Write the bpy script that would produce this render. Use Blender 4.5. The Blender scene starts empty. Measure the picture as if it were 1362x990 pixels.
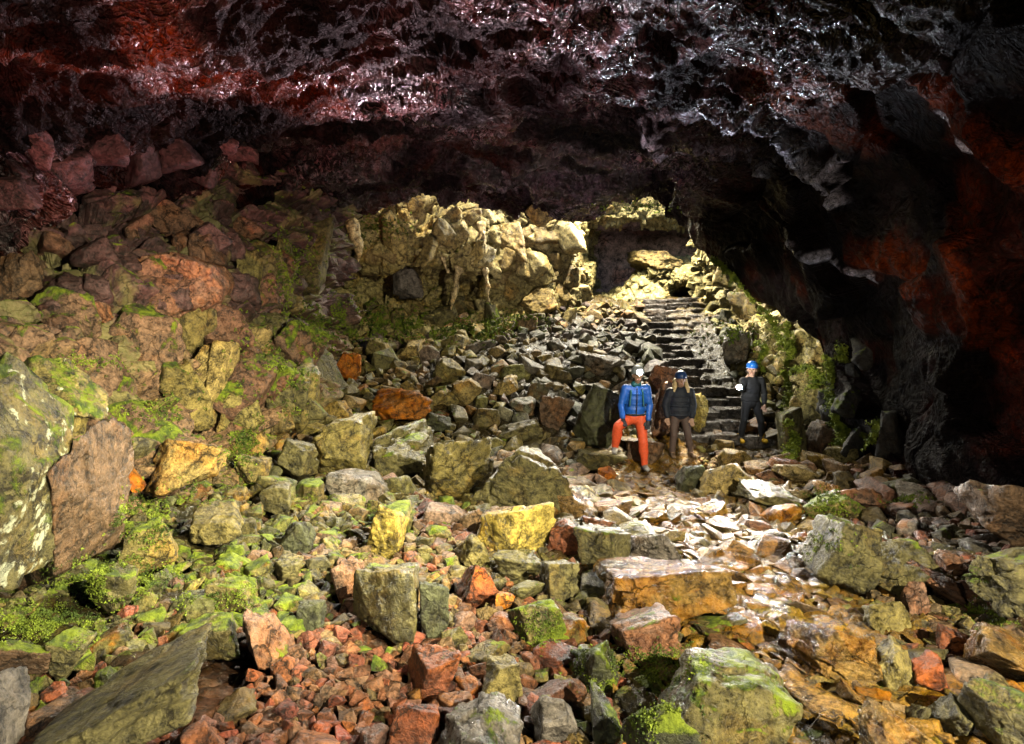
import bpy, bmesh, math, random
import numpy as np
from mathutils import Vector, Matrix, Euler

SC = bpy.context.scene
COL = SC.collection
R = math.radians
rng = np.random.default_rng(7)
random.seed(7)

# ------------------------------------------------------------------ camera
F = 832.0; CU, CV = 681.0, 495.0; CH = 2.4
PITCH = math.atan(55.0 / F)
cp, sp = math.cos(PITCH), math.sin(PITCH)
cam_d = bpy.data.cameras.new('camera'); cam = bpy.data.objects.new('camera', cam_d); COL.objects.link(cam)
cam_d.sensor_width = 36.0; cam_d.lens = F / 1362.0 * 36.0
cam_d.clip_start = 0.05; cam_d.clip_end = 500
cam.location = (0, 0, CH); cam.rotation_euler = (math.pi / 2 - PITCH, 0, 0)
SC.camera = cam


def ray(u, v):
    a = (u - CU) / F; b = -(v - CV) / F
    return np.array([a, cp + b * sp, -sp + b * cp])


def P(u, v, Y):
    d = ray(u, v); t = Y / d[1]
    return np.array([0, 0, CH]) + d * t


def proj(p):
    x, y, z = p[..., 0], p[..., 1], p[..., 2] - CH
    dep = y * cp - z * sp; upv = y * sp + z * cp
    return CU + F * x / dep, CV - F * upv / dep, dep


# ------------------------------------------------------------------ numpy noise
def _h(ix, iy, iz, s=0):
    with np.errstate(over='ignore'):
        h = (ix.astype(np.int64) * 374761393 + iy.astype(np.int64) * 668265263 + iz.astype(np.int64) * 2147483647 + s * 974634777) & 0xffffffff
        h = ((h ^ (h >> 13)) * 1274126177) & 0xffffffff
        h = ((h ^ (h >> 16)) * 2246822519) & 0xffffffff
        h = (h ^ (h >> 15)) & 0xffffffff
    return h / 4294967295.0


def vnoise(p, s=0):
    i = np.floor(p).astype(np.int64); f = p - i
    f = f * f * f * (f * (f * 6 - 15) + 10)
    r = 0
    for dx in (0, 1):
        wx = f[:, 0] if dx else 1 - f[:, 0]
        for dy in (0, 1):
            wy = f[:, 1] if dy else 1 - f[:, 1]
            for dz in (0, 1):
                wz = f[:, 2] if dz else 1 - f[:, 2]
                r = r + _h(i[:, 0] + dx, i[:, 1] + dy, i[:, 2] + dz, s) * wx * wy * wz
    return r * 2 - 1


def fbm(p, octs=5, s=0, gain=0.5, lac=2.03):
    r = 0; a = 1.0; t = 0
    for k in range(octs):
        r = r + a * vnoise(p * lac ** k + 17.3 * k, s + k); t += a; a *= gain
    return r / t


def ridged(p, octs=4, s=0):
    r = 0; a = 1.0; t = 0
    for k in range(octs):
        r = r + a * (1 - np.abs(vnoise(p * 2.1 ** k + 9.1 * k, s + k)) * 2); t += a; a *= .5
    return r / t


def blocky(p, s=0, tilt=0.8):
    """faceted fracture relief: every cell is a tilted plane of its own; returns (height, edge distance)"""
    i = np.floor(p).astype(np.int64)
    n = len(p)
    b1 = np.full(n, 9e9); b2 = np.full(n, 9e9); h = np.zeros(n)
    for dx in (-1, 0, 1):
        for dy in (-1, 0, 1):
            for dz in (-1, 0, 1):
                cx, cy, cz = i[:, 0] + dx, i[:, 1] + dy, i[:, 2] + dz
                q = np.stack([cx + _h(cx, cy, cz, s + 1), cy + _h(cx, cy, cz, s + 2), cz + _h(cx, cy, cz, s + 3)], 1)
                d = p - q; dd = (d * d).sum(1)
                t = np.stack([_h(cx, cy, cz, s + 4), _h(cx, cy, cz, s + 5), _h(cx, cy, cz, s + 6)], 1) * 2 - 1
                hh = (_h(cx, cy, cz, s + 7) * 2 - 1) + tilt * (t * d).sum(1)
                m = dd < b1
                b2 = np.where(m, b1, np.minimum(b2, dd))
                h = np.where(m, hh, h); b1 = np.where(m, dd, b1)
    return h, np.sqrt(b2) - np.sqrt(b1)


def sstep(a, b, x):
    t = np.clip((x - a) / (b - a), 0, 1); return t * t * (3 - 2 * t)


# ------------------------------------------------------------------ object helpers
def mesh_np(name, verts, faces, smooth=True):
    me = bpy.data.meshes.new(name)
    verts = np.asarray(verts, np.float32); faces = np.asarray(faces, np.int32)
    k = faces.shape[1]
    me.vertices.add(len(verts)); me.vertices.foreach_set('co', verts.ravel())
    me.loops.add(faces.size); me.loops.foreach_set('vertex_index', faces.ravel())
    me.polygons.add(len(faces)); me.polygons.foreach_set('loop_start', np.arange(0, faces.size, k, dtype=np.int32))
    me.polygons.foreach_set('use_smooth', np.full(len(faces), smooth))
    me.update(calc_edges=True); me.validate()
    return me


def link(name, me, mat=None, parent=None, loc=None):
    o = bpy.data.objects.new(name, me); COL.objects.link(o)
    if mat is not None and len(me.materials) == 0: me.materials.append(mat)
    if parent is not None: o.parent = parent
    if loc is not None: o.location = loc
    return o


def tag(o, label=None, cat=None, group=None, kind=None):
    if label: o['label'] = label
    if cat: o['category'] = cat
    if group: o['group'] = group
    if kind: o['kind'] = kind
    return o


# ------------------------------------------------------------------ materials
def new_mat(name):
    m = bpy.data.materials.new(name); m.use_nodes = True
    nt = m.node_tree; nt.nodes.clear()
    out = nt.nodes.new('ShaderNodeOutputMaterial'); b = nt.nodes.new('ShaderNodeBsdfPrincipled')
    nt.links.new(b.outputs[0], out.inputs[0])
    return m, nt, b


class NT:
    def __init__(s, nt): s.t = nt
    def n(s, typ, **kw):
        x = s.t.nodes.new('ShaderNode' + typ)
        for k, v in kw.items(): setattr(x, k, v)
        return x
    def put(s, sock, v):
        if isinstance(v, bpy.types.NodeSocket): s.t.links.new(v, sock)
        elif isinstance(v, tuple) and len(v) == 3 and sock.type == 'RGBA': sock.default_value = (*v, 1)
        else: sock.default_value = v
    def math(s, op, a, b=0.0, clamp=False):
        x = s.n('Math', operation=op, use_clamp=clamp); s.put(x.inputs[0], a); s.put(x.inputs[1], b); return x.outputs[0]
    def mix(s, f, a, b, bt='MIX'):
        x = s.n('Mix', data_type='RGBA', blend_type=bt); s.put(x.inputs[0], f); s.put(x.inputs[6], a); s.put(x.inputs[7], b); return x.outputs[2]
    def noise(s, vec, scale, detail=4, rough=.55, dist=0.0):
        x = s.n('TexNoise'); s.put(x.inputs['Vector'], vec); x.inputs['Scale'].default_value = scale
        x.inputs['Detail'].default_value = detail; x.inputs['Roughness'].default_value = rough; x.inputs['Distortion'].default_value = dist
        return x.outputs[0], x.outputs[1]
    def rng(s, v, a, b, c=0.0, d=1.0, smooth=True):
        x = s.n('MapRange'); x.interpolation_type = 'SMOOTHSTEP' if smooth else 'LINEAR'
        for i, q in enumerate((v, a, b, c, d)): s.put(x.inputs[i], q)
        return x.outputs[0]


def rock_material(name, tint, moss=0.0, wet=0.3, bump=.9, second=(0.30, 0.20, 0.12), mossy_src=None, lichen=0.0,
                  stain=None, stain_amt=.4, fine=1.0, rough_hi=.62, ropy=False, moss_up=.45, spec=.5):
    """tint: colour tuple, 'object' (object colour) or 'attr' (per stone colour stored in the mesh)"""
    m, nt, b = new_mat(name); k = NT(nt)
    geo = k.n('NewGeometry'); pos = geo.outputs['Position']
    mv = k.n('VectorMath', operation='MULTIPLY'); k.put(mv.inputs[0], pos); mv.inputs[1].default_value = (1, 1, 1); pos = mv.outputs[0]
    if tint == 'object':
        oi = k.n('ObjectInfo'); base = oi.outputs['Color']; mo = k.n('Attribute', attribute_type='OBJECT', attribute_name='moss').outputs['Fac']
        we = k.n('Attribute', attribute_type='OBJECT', attribute_name='wet').outputs['Fac']
        rn = oi.outputs['Random']
        sh = k.n('VectorMath', operation='ADD'); k.put(sh.inputs[0], pos)
        cmb = k.n('CombineXYZ'); k.put(cmb.inputs[0], k.math('MULTIPLY', rn, 37.0)); k.put(cmb.inputs[1], k.math('MULTIPLY', rn, 91.0))
        k.put(sh.inputs[1], cmb.outputs[0]); pos = sh.outputs[0]
    elif tint == 'attr':
        base = k.n('Attribute', attribute_type='GEOMETRY', attribute_name='tint').outputs['Color']
        al = k.n('Attribute', attribute_type='GEOMETRY', attribute_name='tint').outputs['Alpha']; mo = al; we = wet
    else:
        rgb = k.n('RGB'); rgb.outputs[0].default_value = (*tint, 1); base = rgb.outputs[0]; mo = moss; we = wet
    if mossy_src == 'attr':
        ta = k.n('Attribute', attribute_type='GEOMETRY', attribute_name='tint'); base = ta.outputs['Color']
        if ropy: we = ta.outputs['Alpha']
    n1, c1 = k.noise(pos, 1.7 * fine, 5, .6, .4)
    n2, c2 = k.noise(pos, 9.0 * fine, 8, .65, .3)
    n3, c3 = k.noise(pos, 42.0 * fine, 5, .7)
    # tonal variation of the stone itself
    val = k.math('ADD', k.math('MULTIPLY', n2, 1.3), k.math('MULTIPLY', n3, .9))
    val = k.rng(val, .86, 1.36, .08, 1.85, False)
    x = k.n('VectorMath', operation='SCALE'); k.put(x.inputs[0], base); k.put(x.inputs['Scale'], val)
    colr = x.outputs[0]
    # mineral colour patches; on ropy lava also ridge glints painted into the colour
    if ropy:
        am = k.n('Attribute', attribute_type='GEOMETRY', attribute_name='ridge_glint').outputs['Fac']
        _, wc0 = k.noise(pos, .55, 3, .55)
        s0 = k.n('VectorMath', operation='SCALE'); k.put(s0.inputs[0], wc0); s0.inputs['Scale'].default_value = 3.0
        a0 = k.n('VectorMath', operation='ADD'); k.put(a0.inputs[0], pos); k.put(a0.inputs[1], s0.outputs[0])
        m0 = k.n('VectorMath', operation='MULTIPLY'); k.put(m0.inputs[0], a0.outputs[0]); m0.inputs[1].default_value = (1.0, 3.6, 2.2)
        lines = []
        for sc_, thr in ((1.9, .045), (4.3, .055)):
            nn_, _ = k.noise(m0.outputs[0], sc_, 3, .55, .3)
            ab_ = k.math('ABSOLUTE', k.math('SUBTRACT', nn_, .5)); lines.append(k.rng(ab_, thr, thr * .25)); lines.append(k.rng(ab_, .13, 0.0, smooth=False))
        ridge_h = k.math('ADD', k.math('MULTIPLY', lines[1], .10), k.math('MULTIPLY', lines[3], .045)); line = k.math('MAXIMUM', lines[0], k.math('MULTIPLY', lines[2], .8))
        brk, _ = k.noise(pos, 6.5, 4, .7); line = k.math('MULTIPLY', line, k.rng(brk, .40, .56))
        _, ac = k.noise(pos, .7, 2, .5)
        colr = k.mix(k.math('MULTIPLY', k.math('MULTIPLY', line, am), .8), colr, k.mix(k.rng(n1, .4, .6), (.34, .17, .17), (.36, .31, .33)))
    sec = k.mix(k.rng(n1, .52, .66, 0, .45), colr, k.mix(1.0, colr, (second[0] * 4, second[1] * 4, second[2] * 4), 'MULTIPLY'))
    if tint == 'object':
        ru = k.n('Attribute', attribute_type='OBJECT', attribute_name='rust').outputs['Fac']
        nr, _ = k.noise(pos, 2.6, 7, .7, .6)
        sec = k.mix(k.math('MULTIPLY', ru, k.rng(nr, .44, .58)), sec, k.mix(k.rng(n2, .35, .65), (.22, .055, .015), (.62, .20, .03)))
        li = k.n('Attribute', attribute_type='OBJECT', attribute_name='lichen').outputs['Fac']
        nl, _ = k.noise(pos, 5.5, 6, .6, .3)
        sec = k.mix(k.math('MULTIPLY', li, k.rng(nl, .56, .61)), sec, (.55, .56, .40))
    if stain is not None:
        ns, _ = k.noise(pos, .9 * fine, 6, .65, .8)
        sec = k.mix(k.rng(ns, .5, .62, 0, stain_amt), sec, stain)
    if lichen > 0:
        vl = k.n('TexVoronoi'); k.put(vl.inputs['Vector'], pos); vl.inputs['Scale'].default_value = 7
        dl = k.math('ADD', vl.outputs['Distance'], k.math('MULTIPLY', n3, .5))
        sec = k.mix(k.math('MULTIPLY', k.rng(dl, .62, .5, 0, lichen), k.rng(n1, .45, .6, 0, 1)), sec, (.5, .52, .36))
    vo = k.n('TexVoronoi', feature='DISTANCE_TO_EDGE'); wv = k.n('VectorMath', operation='ADD'); k.put(wv.inputs[0], pos)
    sc = k.n('VectorMath', operation='SCALE'); k.put(sc.inputs[0], c2); sc.inputs['Scale'].default_value = .22; k.put(wv.inputs[1], sc.outputs[0])
    k.put(vo.inputs['Vector'], wv.outputs[0]); vo.inputs['Scale'].default_value = 3.2 * fine
    crack = k.rng(vo.outputs['Distance'], 0.0, .035)
    dirt = k.math('MULTIPLY', k.math('SUBTRACT', 1.0, crack), k.rng(n1, .42, .55))
    sec = k.mix(k.math('MULTIPLY', dirt, .85), sec, (.018, .013, .008))
    # moss
    nz = k.n('SeparateXYZ'); k.put(nz.inputs[0], geo.outputs['Normal']); up = nz.outputs[2]
    nm, _ = k.noise(pos, 3.1 * fine, 7, .68, .5)
    mf = k.math('ADD', nm, k.math('MULTIPLY', up, moss_up * .35))
    mf = k.math('ADD', mf, k.math('MULTIPLY', k.math('SUBTRACT', mo, 1.0), .30))
    mf = k.rng(mf, .49, .58)
    mcol = k.mix(k.rng(n2, .35, .65), (.05, .085, .005), (.27, .34, .015))
    hs = k.n('HueSaturation'); hs.inputs['Saturation'].default_value = 1.12; hs.inputs['Value'].default_value = 1.0; k.put(hs.inputs['Color'], sec)
    fin = k.mix(mf, hs.outputs[0], mcol)
    k.put(b.inputs['Base Color'], fin)
    # wet film: patches of low roughness
    nw, _ = k.noise(pos, 2.3 * fine, 5, .6)
    wf = k.math('MULTIPLY', k.rng(nw, .30, .48), we)
    ro = k.math('SUBTRACT', rough_hi, k.math('MULTIPLY', wf, rough_hi - .16))
    ro = k.math('ADD', ro, k.math('MULTIPLY', k.math('SUBTRACT', n3, .5), .35), True)
    ro = k.math('MAXIMUM', ro, .13)
    ro = k.math('ADD', ro, k.math('MULTIPLY', mf, .25), True)
    k.put(b.inputs['Roughness'], ro); b.inputs['Specular IOR Level'].default_value = spec
    if ropy: k.put(b.inputs['Specular IOR Level'], k.rng(we, .05, .8, .08, spec))
    # relief
    hgt = k.math('ADD', k.math('MULTIPLY', n2, .07), k.math('MULTIPLY', n3, .02))
    hgt = k.math('ADD', hgt, k.math('MULTIPLY', crack, .012))
    if ropy:
        wp, wc = k.noise(pos, .8, 3, .5)
        s2 = k.n('VectorMath', operation='SCALE'); k.put(s2.inputs[0], wc); s2.inputs['Scale'].default_value = 2.2
        w2 = k.n('VectorMath', operation='ADD'); k.put(w2.inputs[0], pos); k.put(w2.inputs[1], s2.outputs[0])
        wave = k.n('TexWave'); wave.bands_direction = 'DIAGONAL'; k.put(wave.inputs['Vector'], w2.outputs[0]); wave.inputs['Scale'].default_value = 2.2
        wave.inputs['Distortion'].default_value = 5; wave.inputs['Detail'].default_value = 4; wave.inputs['Detail Scale'].default_value = 1.6; wave.inputs['Detail Roughness'].default_value = .7
        hgt = k.math('ADD', hgt, k.math('MULTIPLY', wave.outputs['Fac'], .03)); hgt = k.math('ADD', hgt, k.math('MULTIPLY', ridge_h, k.math('ADD', am, .25)))
    n4, _ = k.noise(pos, 26 * fine, 6, .75)
    hgt = k.math('ADD', hgt, k.math('MULTIPLY', k.math('MULTIPLY', n4, mf), .06))
    bp = k.n('Bump'); bp.inputs['Strength'].default_value = bump; bp.inputs['Distance'].default_value = 1.0
    k.put(bp.inputs['Height'], hgt); k.put(b.inputs['Normal'], bp.outputs[0])
    return m


def plain_mat(name, colr, rough=.7, emis=None, es=0, metal=0, weave=0):
    m, nt, b = new_mat(name); k = NT(nt)
    geo = k.n('NewGeometry'); n, _ = k.noise(geo.outputs['Position'], 30, 4)
    c = k.mix(k.rng(n, .35, .65, 0, 1), tuple(x * .9 for x in colr), tuple(min(1, x * 1.1) for x in colr))
    k.put(b.inputs['Base Color'], c); b.inputs['Roughness'].default_value = rough; b.inputs['Metallic'].default_value = metal
    if weave:
        n5, _ = k.noise(geo.outputs['Position'], 14, 4, .6); bp = k.n('Bump'); bp.inputs['Strength'].default_value = .5
        k.put(bp.inputs['Height'], k.math('MULTIPLY', n5, weave)); k.put(b.inputs['Normal'], bp.outputs[0])
    if emis:
        b.inputs['Emission Color'].default_value = (*emis, 1); b.inputs['Emission Strength'].default_value = es
    return m


M_rock = rock_material('wet_basalt', 'object', second=(.32, .22, .14))
M_rub = rock_material('rubble_stone', 'attr', wet=.45)
M_floor = rock_material('scree_ground', (.07, .045, .03), mossy_src='attr', moss=.0, wet=.95, bump=.8)
M_left = rock_material('brown_basalt_wall', (.17, .095, .07), mossy_src='attr', moss=.5, wet=.25, bump=.8, second=(.22, .25, .12), stain=(.26, .25, .10), stain_amt=.55)
M_ceil = rock_material('ropy_lava_crust', (.04, .022, .024), moss=-2, wet=.9, bump=1.0, mossy_src='attr', ropy=True, rough_hi=.5, spec=.9, second=(.3, .2, .2))
M_smooth = rock_material('smooth_red_lava', (.022, .012, .012), moss=-2, wet=.3, bump=.3, stain=(.10, .018, .006), stain_amt=.8, fine=.7)
M_cliff = rock_material('tan_fractured_rock', (.36, .30, .13), moss=.35, wet=.15, bump=.7, second=(.3, .22, .12), stain=(.14, .07, .03), stain_amt=.45)
M_pale = rock_material('pale_yellow_rock', (.50, .43, .20), moss=.38, wet=.15, bump=.7, second=(.26, .17, .12))
M_mauve = rock_material('mauve_far_rock', (.42, .31, .27), moss=-2, wet=.1, bump=.2, second=(.3, .16, .1), fine=.5)
M_silver = rock_material('glazed_grey_lava', (.34, .33, .38), moss=-2, wet=1.0, bump=.6, rough_hi=.55, spec=.9)

# ------------------------------------------------------------------ control sheets
def catmull(A, n, axis):
    A = np.moveaxis(A, axis, 0); m = A.shape[0]
    t = np.linspace(0, m - 1, n); i = np.clip(np.floor(t).astype(int), 0, m - 2); f = (t - i)
    f = f.reshape(-1, *([1] * (A.ndim - 1)))
    def g(j):
        lo = 2 * A[0] - A[1]; hi = 2 * A[-1] - A[-2]
        B = np.concatenate([lo[None], A, hi[None]], 0); return B[j + 1]
    p0, p1, p2, p3 = g(i - 1), g(i), g(i + 1), g(i + 2)
    o = .5 * ((2 * p1) + (-p0 + p2) * f + (2 * p0 - 5 * p1 + 4 * p2 - p3) * f ** 2 + (-p0 + 3 * p1 - 3 * p2 + p3) * f ** 3)
    return np.moveaxis(o, 0, axis)


def sheet(name, ctrl, nu, nv, mat, disp, flip=False, label=None):
    C = np.array(ctrl, float)                       # rows x cols x 3
    G = catmull(catmull(C, nv, 0), nu, 1)
    du = np.gradient(G, axis=1); dv = np.gradient(G, axis=0)
    N = np.cross(du, dv); N /= np.linalg.norm(N, axis=2, keepdims=True) + 1e-9
    if flip: N = -N
    V = G.reshape(-1, 3); Nn = N.reshape(-1, 3)
    V = V + disp(V, Nn)
    idx = np.arange(nu * nv).reshape(nv, nu)
    Fc = np.stack([idx[:-1, :-1], idx[:-1, 1:], idx[1:, 1:], idx[1:, :-1]], -1).reshape(-1, 4)
    if flip: Fc = Fc[:, ::-1]
    o = link(name, mesh_np(name, V, Fc), mat)
    tag(o, label, kind='structure')
    return o, V, Nn


def blocks(amp1, s1, amp2=0, s2=.3, amp3=.03, seed=0, squash=(1, 1, 1), crack=.06, warp=.12):
    sq = np.array(squash)
    def f(V, N):
        w = V + warp * np.stack([fbm(V * 1.2, 3, 5), fbm(V * 1.2, 3, 6), fbm(V * 1.2, 3, 8)], 1)
        h, e = blocky(w * sq / s1, seed, .9)
        d = amp1 * h - crack * (1 - sstep(0, .10, e))
        if amp2:
            h2, e2 = blocky(w * sq / s2, seed + 20, .9); d = d + amp2 * h2 - crack * .5 * (1 - sstep(0, .12, e2))
        d = d + amp3 * fbm(V * 6, 5, seed)
        return N * d[:, None]
    return f


def ropy(V, N):
    w = V + .9 * np.stack([fbm(V * .45, 3, 31), fbm(V * .45, 3, 32), fbm(V * .45, 3, 33)], 1)
    big = fbm(w * np.array([.35, .7, .5]), 4, 40)
    led, e = blocky(w * np.array([.35, .75, .6]), 44, .5)
    st = ridged(w * np.array([.9, 2.6, 1.6]), 4, 50)
    fine = ridged((w + .15 * fbm(V * 3, 2, 9)[:, None]) * np.array([3.2, 8.5, 5]), 3, 60)
    msk = sstep(5.2, 3.6, V[:, 0])                 # the right wall is smoother
    d = .38 * big + .24 * led + (.26 * st + .07 * fine) * (.22 + .78 * msk) - .08 * (1 - sstep(0, .08, e))
    rel = sstep(-.3, .8, V[:, 2])
    return N * (d * rel)[:, None]


# ---- ceiling and right wall in one vault
X = [[-6.2, -5.4, -3.9, -2.3, -.8, .4, 1.5, 2.4, 3.3, 3.8, 4.7, 5.3, 5.9, 6.0, 6.0],
     [-6.8, -6.0, -4.6, -3.0, -1.2, .2, 1.5, 2.6, 3.6, 4.4, 5.0, 5.4, 5.8, 5.9, 5.9],
     [-7.2, -6.2, -4.8, -3.2, -1.4, .2, 1.5, 2.8, 3.8, 4.6, 5.2, 5.5, 5.7, 5.8, 5.8],
     [-7.0, -6.0, -4.8, -3.2, -1.4, .2, 1.5, 2.8, 3.9, 4.8, 5.4, 5.7, 5.9, 6.0, 6.0],
     [-6.8, -6.0, -4.8, -3.2, -1.4, .2, 1.5, 2.8, 3.9, 4.8, 5.6, 6.0, 6.2, 6.3, 6.3],
     [-6.5, -6.0, -4.8, -3.2, -1.4, .2, 1.5, 2.8, 3.9, 4.8, 5.6, 6.0, 6.2, 6.3, 6.3],
     [-6.5, -6.0, -4.8, -3.2, -1.4, .2, 1.5, 2.8, 3.9, 4.8, 5.6, 6.0, 6.2, 6.3, 6.3]]
Yv = [[14.5, 15.2, 16, 16, 16, 16, 16, 16, 16, 15.5, 14.6, 13.8, 12.9, 12.2, 11.8],
      [12.5] * 9 + [12.4, 12.2, 12, 11.6, 11, 10.7], [10] * 10 + [9.8, 9.7, 9.6, 9.5, 9.5], [7.5] * 15, [5] * 15, [1] * 15, [-7] * 15]
Z = [[4.6, 5.1, 5.4, 5.85, 5.55, 5.4, 5.1, 5.55, 5.85, 5.3, 4.4, 3.5, 2.4, .9, -.5],
     [4.3, 4.7, 5.6, 6.0, 6.2, 6.2, 6.2, 6.1, 5.9, 5.5, 4.8, 3.9, 2.6, 1.1, -.5],
     [3.5, 4.3, 5.4, 6.0, 6.4, 6.5, 6.4, 6.3, 5.9, 5.3, 4.4, 3.4, 2.2, .9, -.5],
     [3.0, 4.1, 5.2, 5.9, 6.4, 6.6, 6.5, 6.3, 5.9, 5.3, 4.4, 3.4, 2.2, .9, -.5],
     [2.8, 4.0, 5.2, 6.0, 6.5, 6.7, 6.6, 6.4, 6.0, 5.3, 4.4, 3.4, 2.2, .9, -.5],
     [2.6, 4.0, 5.2, 6.0, 6.5, 6.7, 6.6, 6.4, 6.0, 5.3, 4.4, 3.4, 2.2, .9, -.5],
     [1.0, 2.0, 3.2, 4.0, 4.5, 4.7, 4.6, 4.4, 4.0, 3.8, 3.4, 2.8, 2.2, .9, -.5]]
C = np.stack([X, Yv, Z], -1)
C[0, 2:6, 2] += .18; C[0, 6:10, 2] += .38
lip = C[0].copy(); lip[:, 1] += .35; lip[:, 2] += .3; lip[9:, 0] += .35; lip[9:, 2] -= .2
up_ = C[0].copy(); up_[:, 1] += .3; up_[:, 2] += .45; up_[9:, 0] += 1.4; up_[9:, 2] -= .6
C = np.concatenate([up_[None], lip[None], C], 0)

# glazed and rusty places and painted shade of the vault, surveyed as paths of points on it
G0 = catmull(catmull(C, 200, 0), 320, 1).reshape(-1, 3); GU, GV_, GD = proj(G0)
def on_vault(u, v):
    d = (GU - u) ** 2 + (GV_ - v) ** 2 + (GD < .5) * 1e9; j = np.where(d < max(d.min() * 3, 60))[0]
    return G0[j[np.argmin(GD[j])]]
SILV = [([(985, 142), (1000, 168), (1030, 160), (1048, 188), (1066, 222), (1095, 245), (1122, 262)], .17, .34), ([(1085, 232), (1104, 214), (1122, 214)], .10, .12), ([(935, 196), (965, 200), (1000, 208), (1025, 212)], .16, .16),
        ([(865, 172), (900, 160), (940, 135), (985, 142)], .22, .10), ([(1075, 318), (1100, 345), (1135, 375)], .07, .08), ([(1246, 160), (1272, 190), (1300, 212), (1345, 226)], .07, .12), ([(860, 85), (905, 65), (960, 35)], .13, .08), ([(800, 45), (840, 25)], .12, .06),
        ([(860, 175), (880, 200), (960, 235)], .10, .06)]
RUST = [([(1250, 135), (1290, 155), (1335, 185), (1400, 205)], .38, .22), ([(1010, 115), (1060, 125), (1100, 105)], .45, .10), ([(1130, 335), (1190, 345), (1230, 380)], .28, .06), ([(1090, 160), (1150, 190)], .3, .05), ([(1280, 260), (1300, 380), (1310, 470)], .22, .08),
        ([(0, 75), (60, 85), (140, 105), (230, 110)], .5, .0), ([(270, 95), (330, 115), (400, 125), (430, 150)], .45, 0), ([(180, 30), (240, 45)], .35, 0), ([(250, 240), (330, 238)], .3, 0), ([(200, 290), (280, 300)], .35, 0)]
SHADE_PATHS = [([(30, 150), (130, 160), (260, 165), (360, 178), (430, 185)], .85), ([(330, 30), (420, 45)], .8), ([(700, 180), (780, 182), (850, 185)], .45), ([(760, 220), (800, 225)], .3), ([(560, 20), (620, 60), (660, 30)], .5), ([(880, 40), (900, 100)], .4),  # unlit hollows: their shade is painted into the tint
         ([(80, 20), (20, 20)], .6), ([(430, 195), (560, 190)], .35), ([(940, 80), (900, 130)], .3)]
def near_path(V, path):
    pts = np.array([on_vault(u, v) for u, v in path]); best = np.full(len(V), 9.)
    for a, b in zip(pts[:-1], pts[1:]):
        t = np.clip(((V - a) @ (b - a)) / ((b - a) @ (b - a) + 1e-9), 0, 1); best = np.minimum(best, np.linalg.norm(V - (a + t[:, None] * (b - a)), axis=1))
    return best
def vault(V, N):
    d = ropy(V, N); wob = .9 * fbm(V * 2.6, 5, 71)
    S = np.zeros(len(V)); Rr = np.zeros(len(V)); add = np.zeros(len(V))
    for path, w_, h_ in SILV:
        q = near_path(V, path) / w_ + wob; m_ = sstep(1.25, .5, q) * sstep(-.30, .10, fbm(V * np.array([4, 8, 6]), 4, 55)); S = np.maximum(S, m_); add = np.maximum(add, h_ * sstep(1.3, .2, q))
    for path, w_, h_ in RUST:
        q = near_path(V, path) / w_ + wob; Rr = np.maximum(Rr, sstep(1.3, .5, q)); add = np.maximum(add, h_ * sstep(1.5, .1, q))
    right = sstep(3.6, 5.0, V[:, 0]); left = sstep(1.5, -1.5, V[:, 0])
    crest = sstep(.15, .6, ridged(V * np.array([2.2, 6, 4]) + .4 * fbm(V * 1.5, 3, 8)[:, None], 3, 90))
    patch = sstep(-.05, .3, fbm(V * .8, 3, 91))
    base = np.array([.008, .004, .005]) * (1 - .5 * right)[:, None] * np.ones((len(V), 1))
    rustn = sstep(.0, .35, fbm(V * 1.1, 4, 95)) * .35
    Rr = np.clip(Rr + rustn * (left + .9 * right), 0, 1)
    col = base + Rr[:, None] * (np.array([.135, .032, .014]) - base)
    VT['a'] = np.clip((.25 + .75 * sstep(-.2, .15, fbm(V * .7, 3, 91))) * (1 - .93 * right), 0, 1)
    ridge_glint = (crest * patch * (1 - .85 * right))[:, None] * .22  # pale crest lines put ridge glints into the tint
    col = col + ridge_glint * (np.array([.20, .125, .125]) + np.array([-.02, .0, .04]) * (1 - left)[:, None] - col)
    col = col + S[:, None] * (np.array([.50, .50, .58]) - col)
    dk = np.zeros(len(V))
    for path, w_ in SHADE_PATHS: dk = np.maximum(dk, sstep(1.3, .6, near_path(V, path) / w_ + .7 * wob))
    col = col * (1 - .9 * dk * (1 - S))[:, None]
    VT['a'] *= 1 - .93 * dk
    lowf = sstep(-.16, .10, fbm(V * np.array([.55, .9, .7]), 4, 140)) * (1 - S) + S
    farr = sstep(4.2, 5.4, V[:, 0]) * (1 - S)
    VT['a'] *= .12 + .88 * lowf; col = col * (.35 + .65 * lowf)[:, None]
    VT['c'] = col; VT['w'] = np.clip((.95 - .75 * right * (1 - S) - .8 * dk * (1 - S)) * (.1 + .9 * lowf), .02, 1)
    return d + CS * N * add[:, None]
VT = {}; CS = 1.0
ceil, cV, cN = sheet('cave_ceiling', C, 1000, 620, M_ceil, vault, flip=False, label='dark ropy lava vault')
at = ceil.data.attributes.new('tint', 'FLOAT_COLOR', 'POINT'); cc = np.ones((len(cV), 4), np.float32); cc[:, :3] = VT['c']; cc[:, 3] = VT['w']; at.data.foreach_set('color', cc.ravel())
at = ceil.data.attributes.new('ridge_glint', 'FLOAT', 'POINT'); at.data.foreach_set('value', VT['a'].astype(np.float32))
print('vault normal at top', cN[len(cN) // 2])


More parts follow.
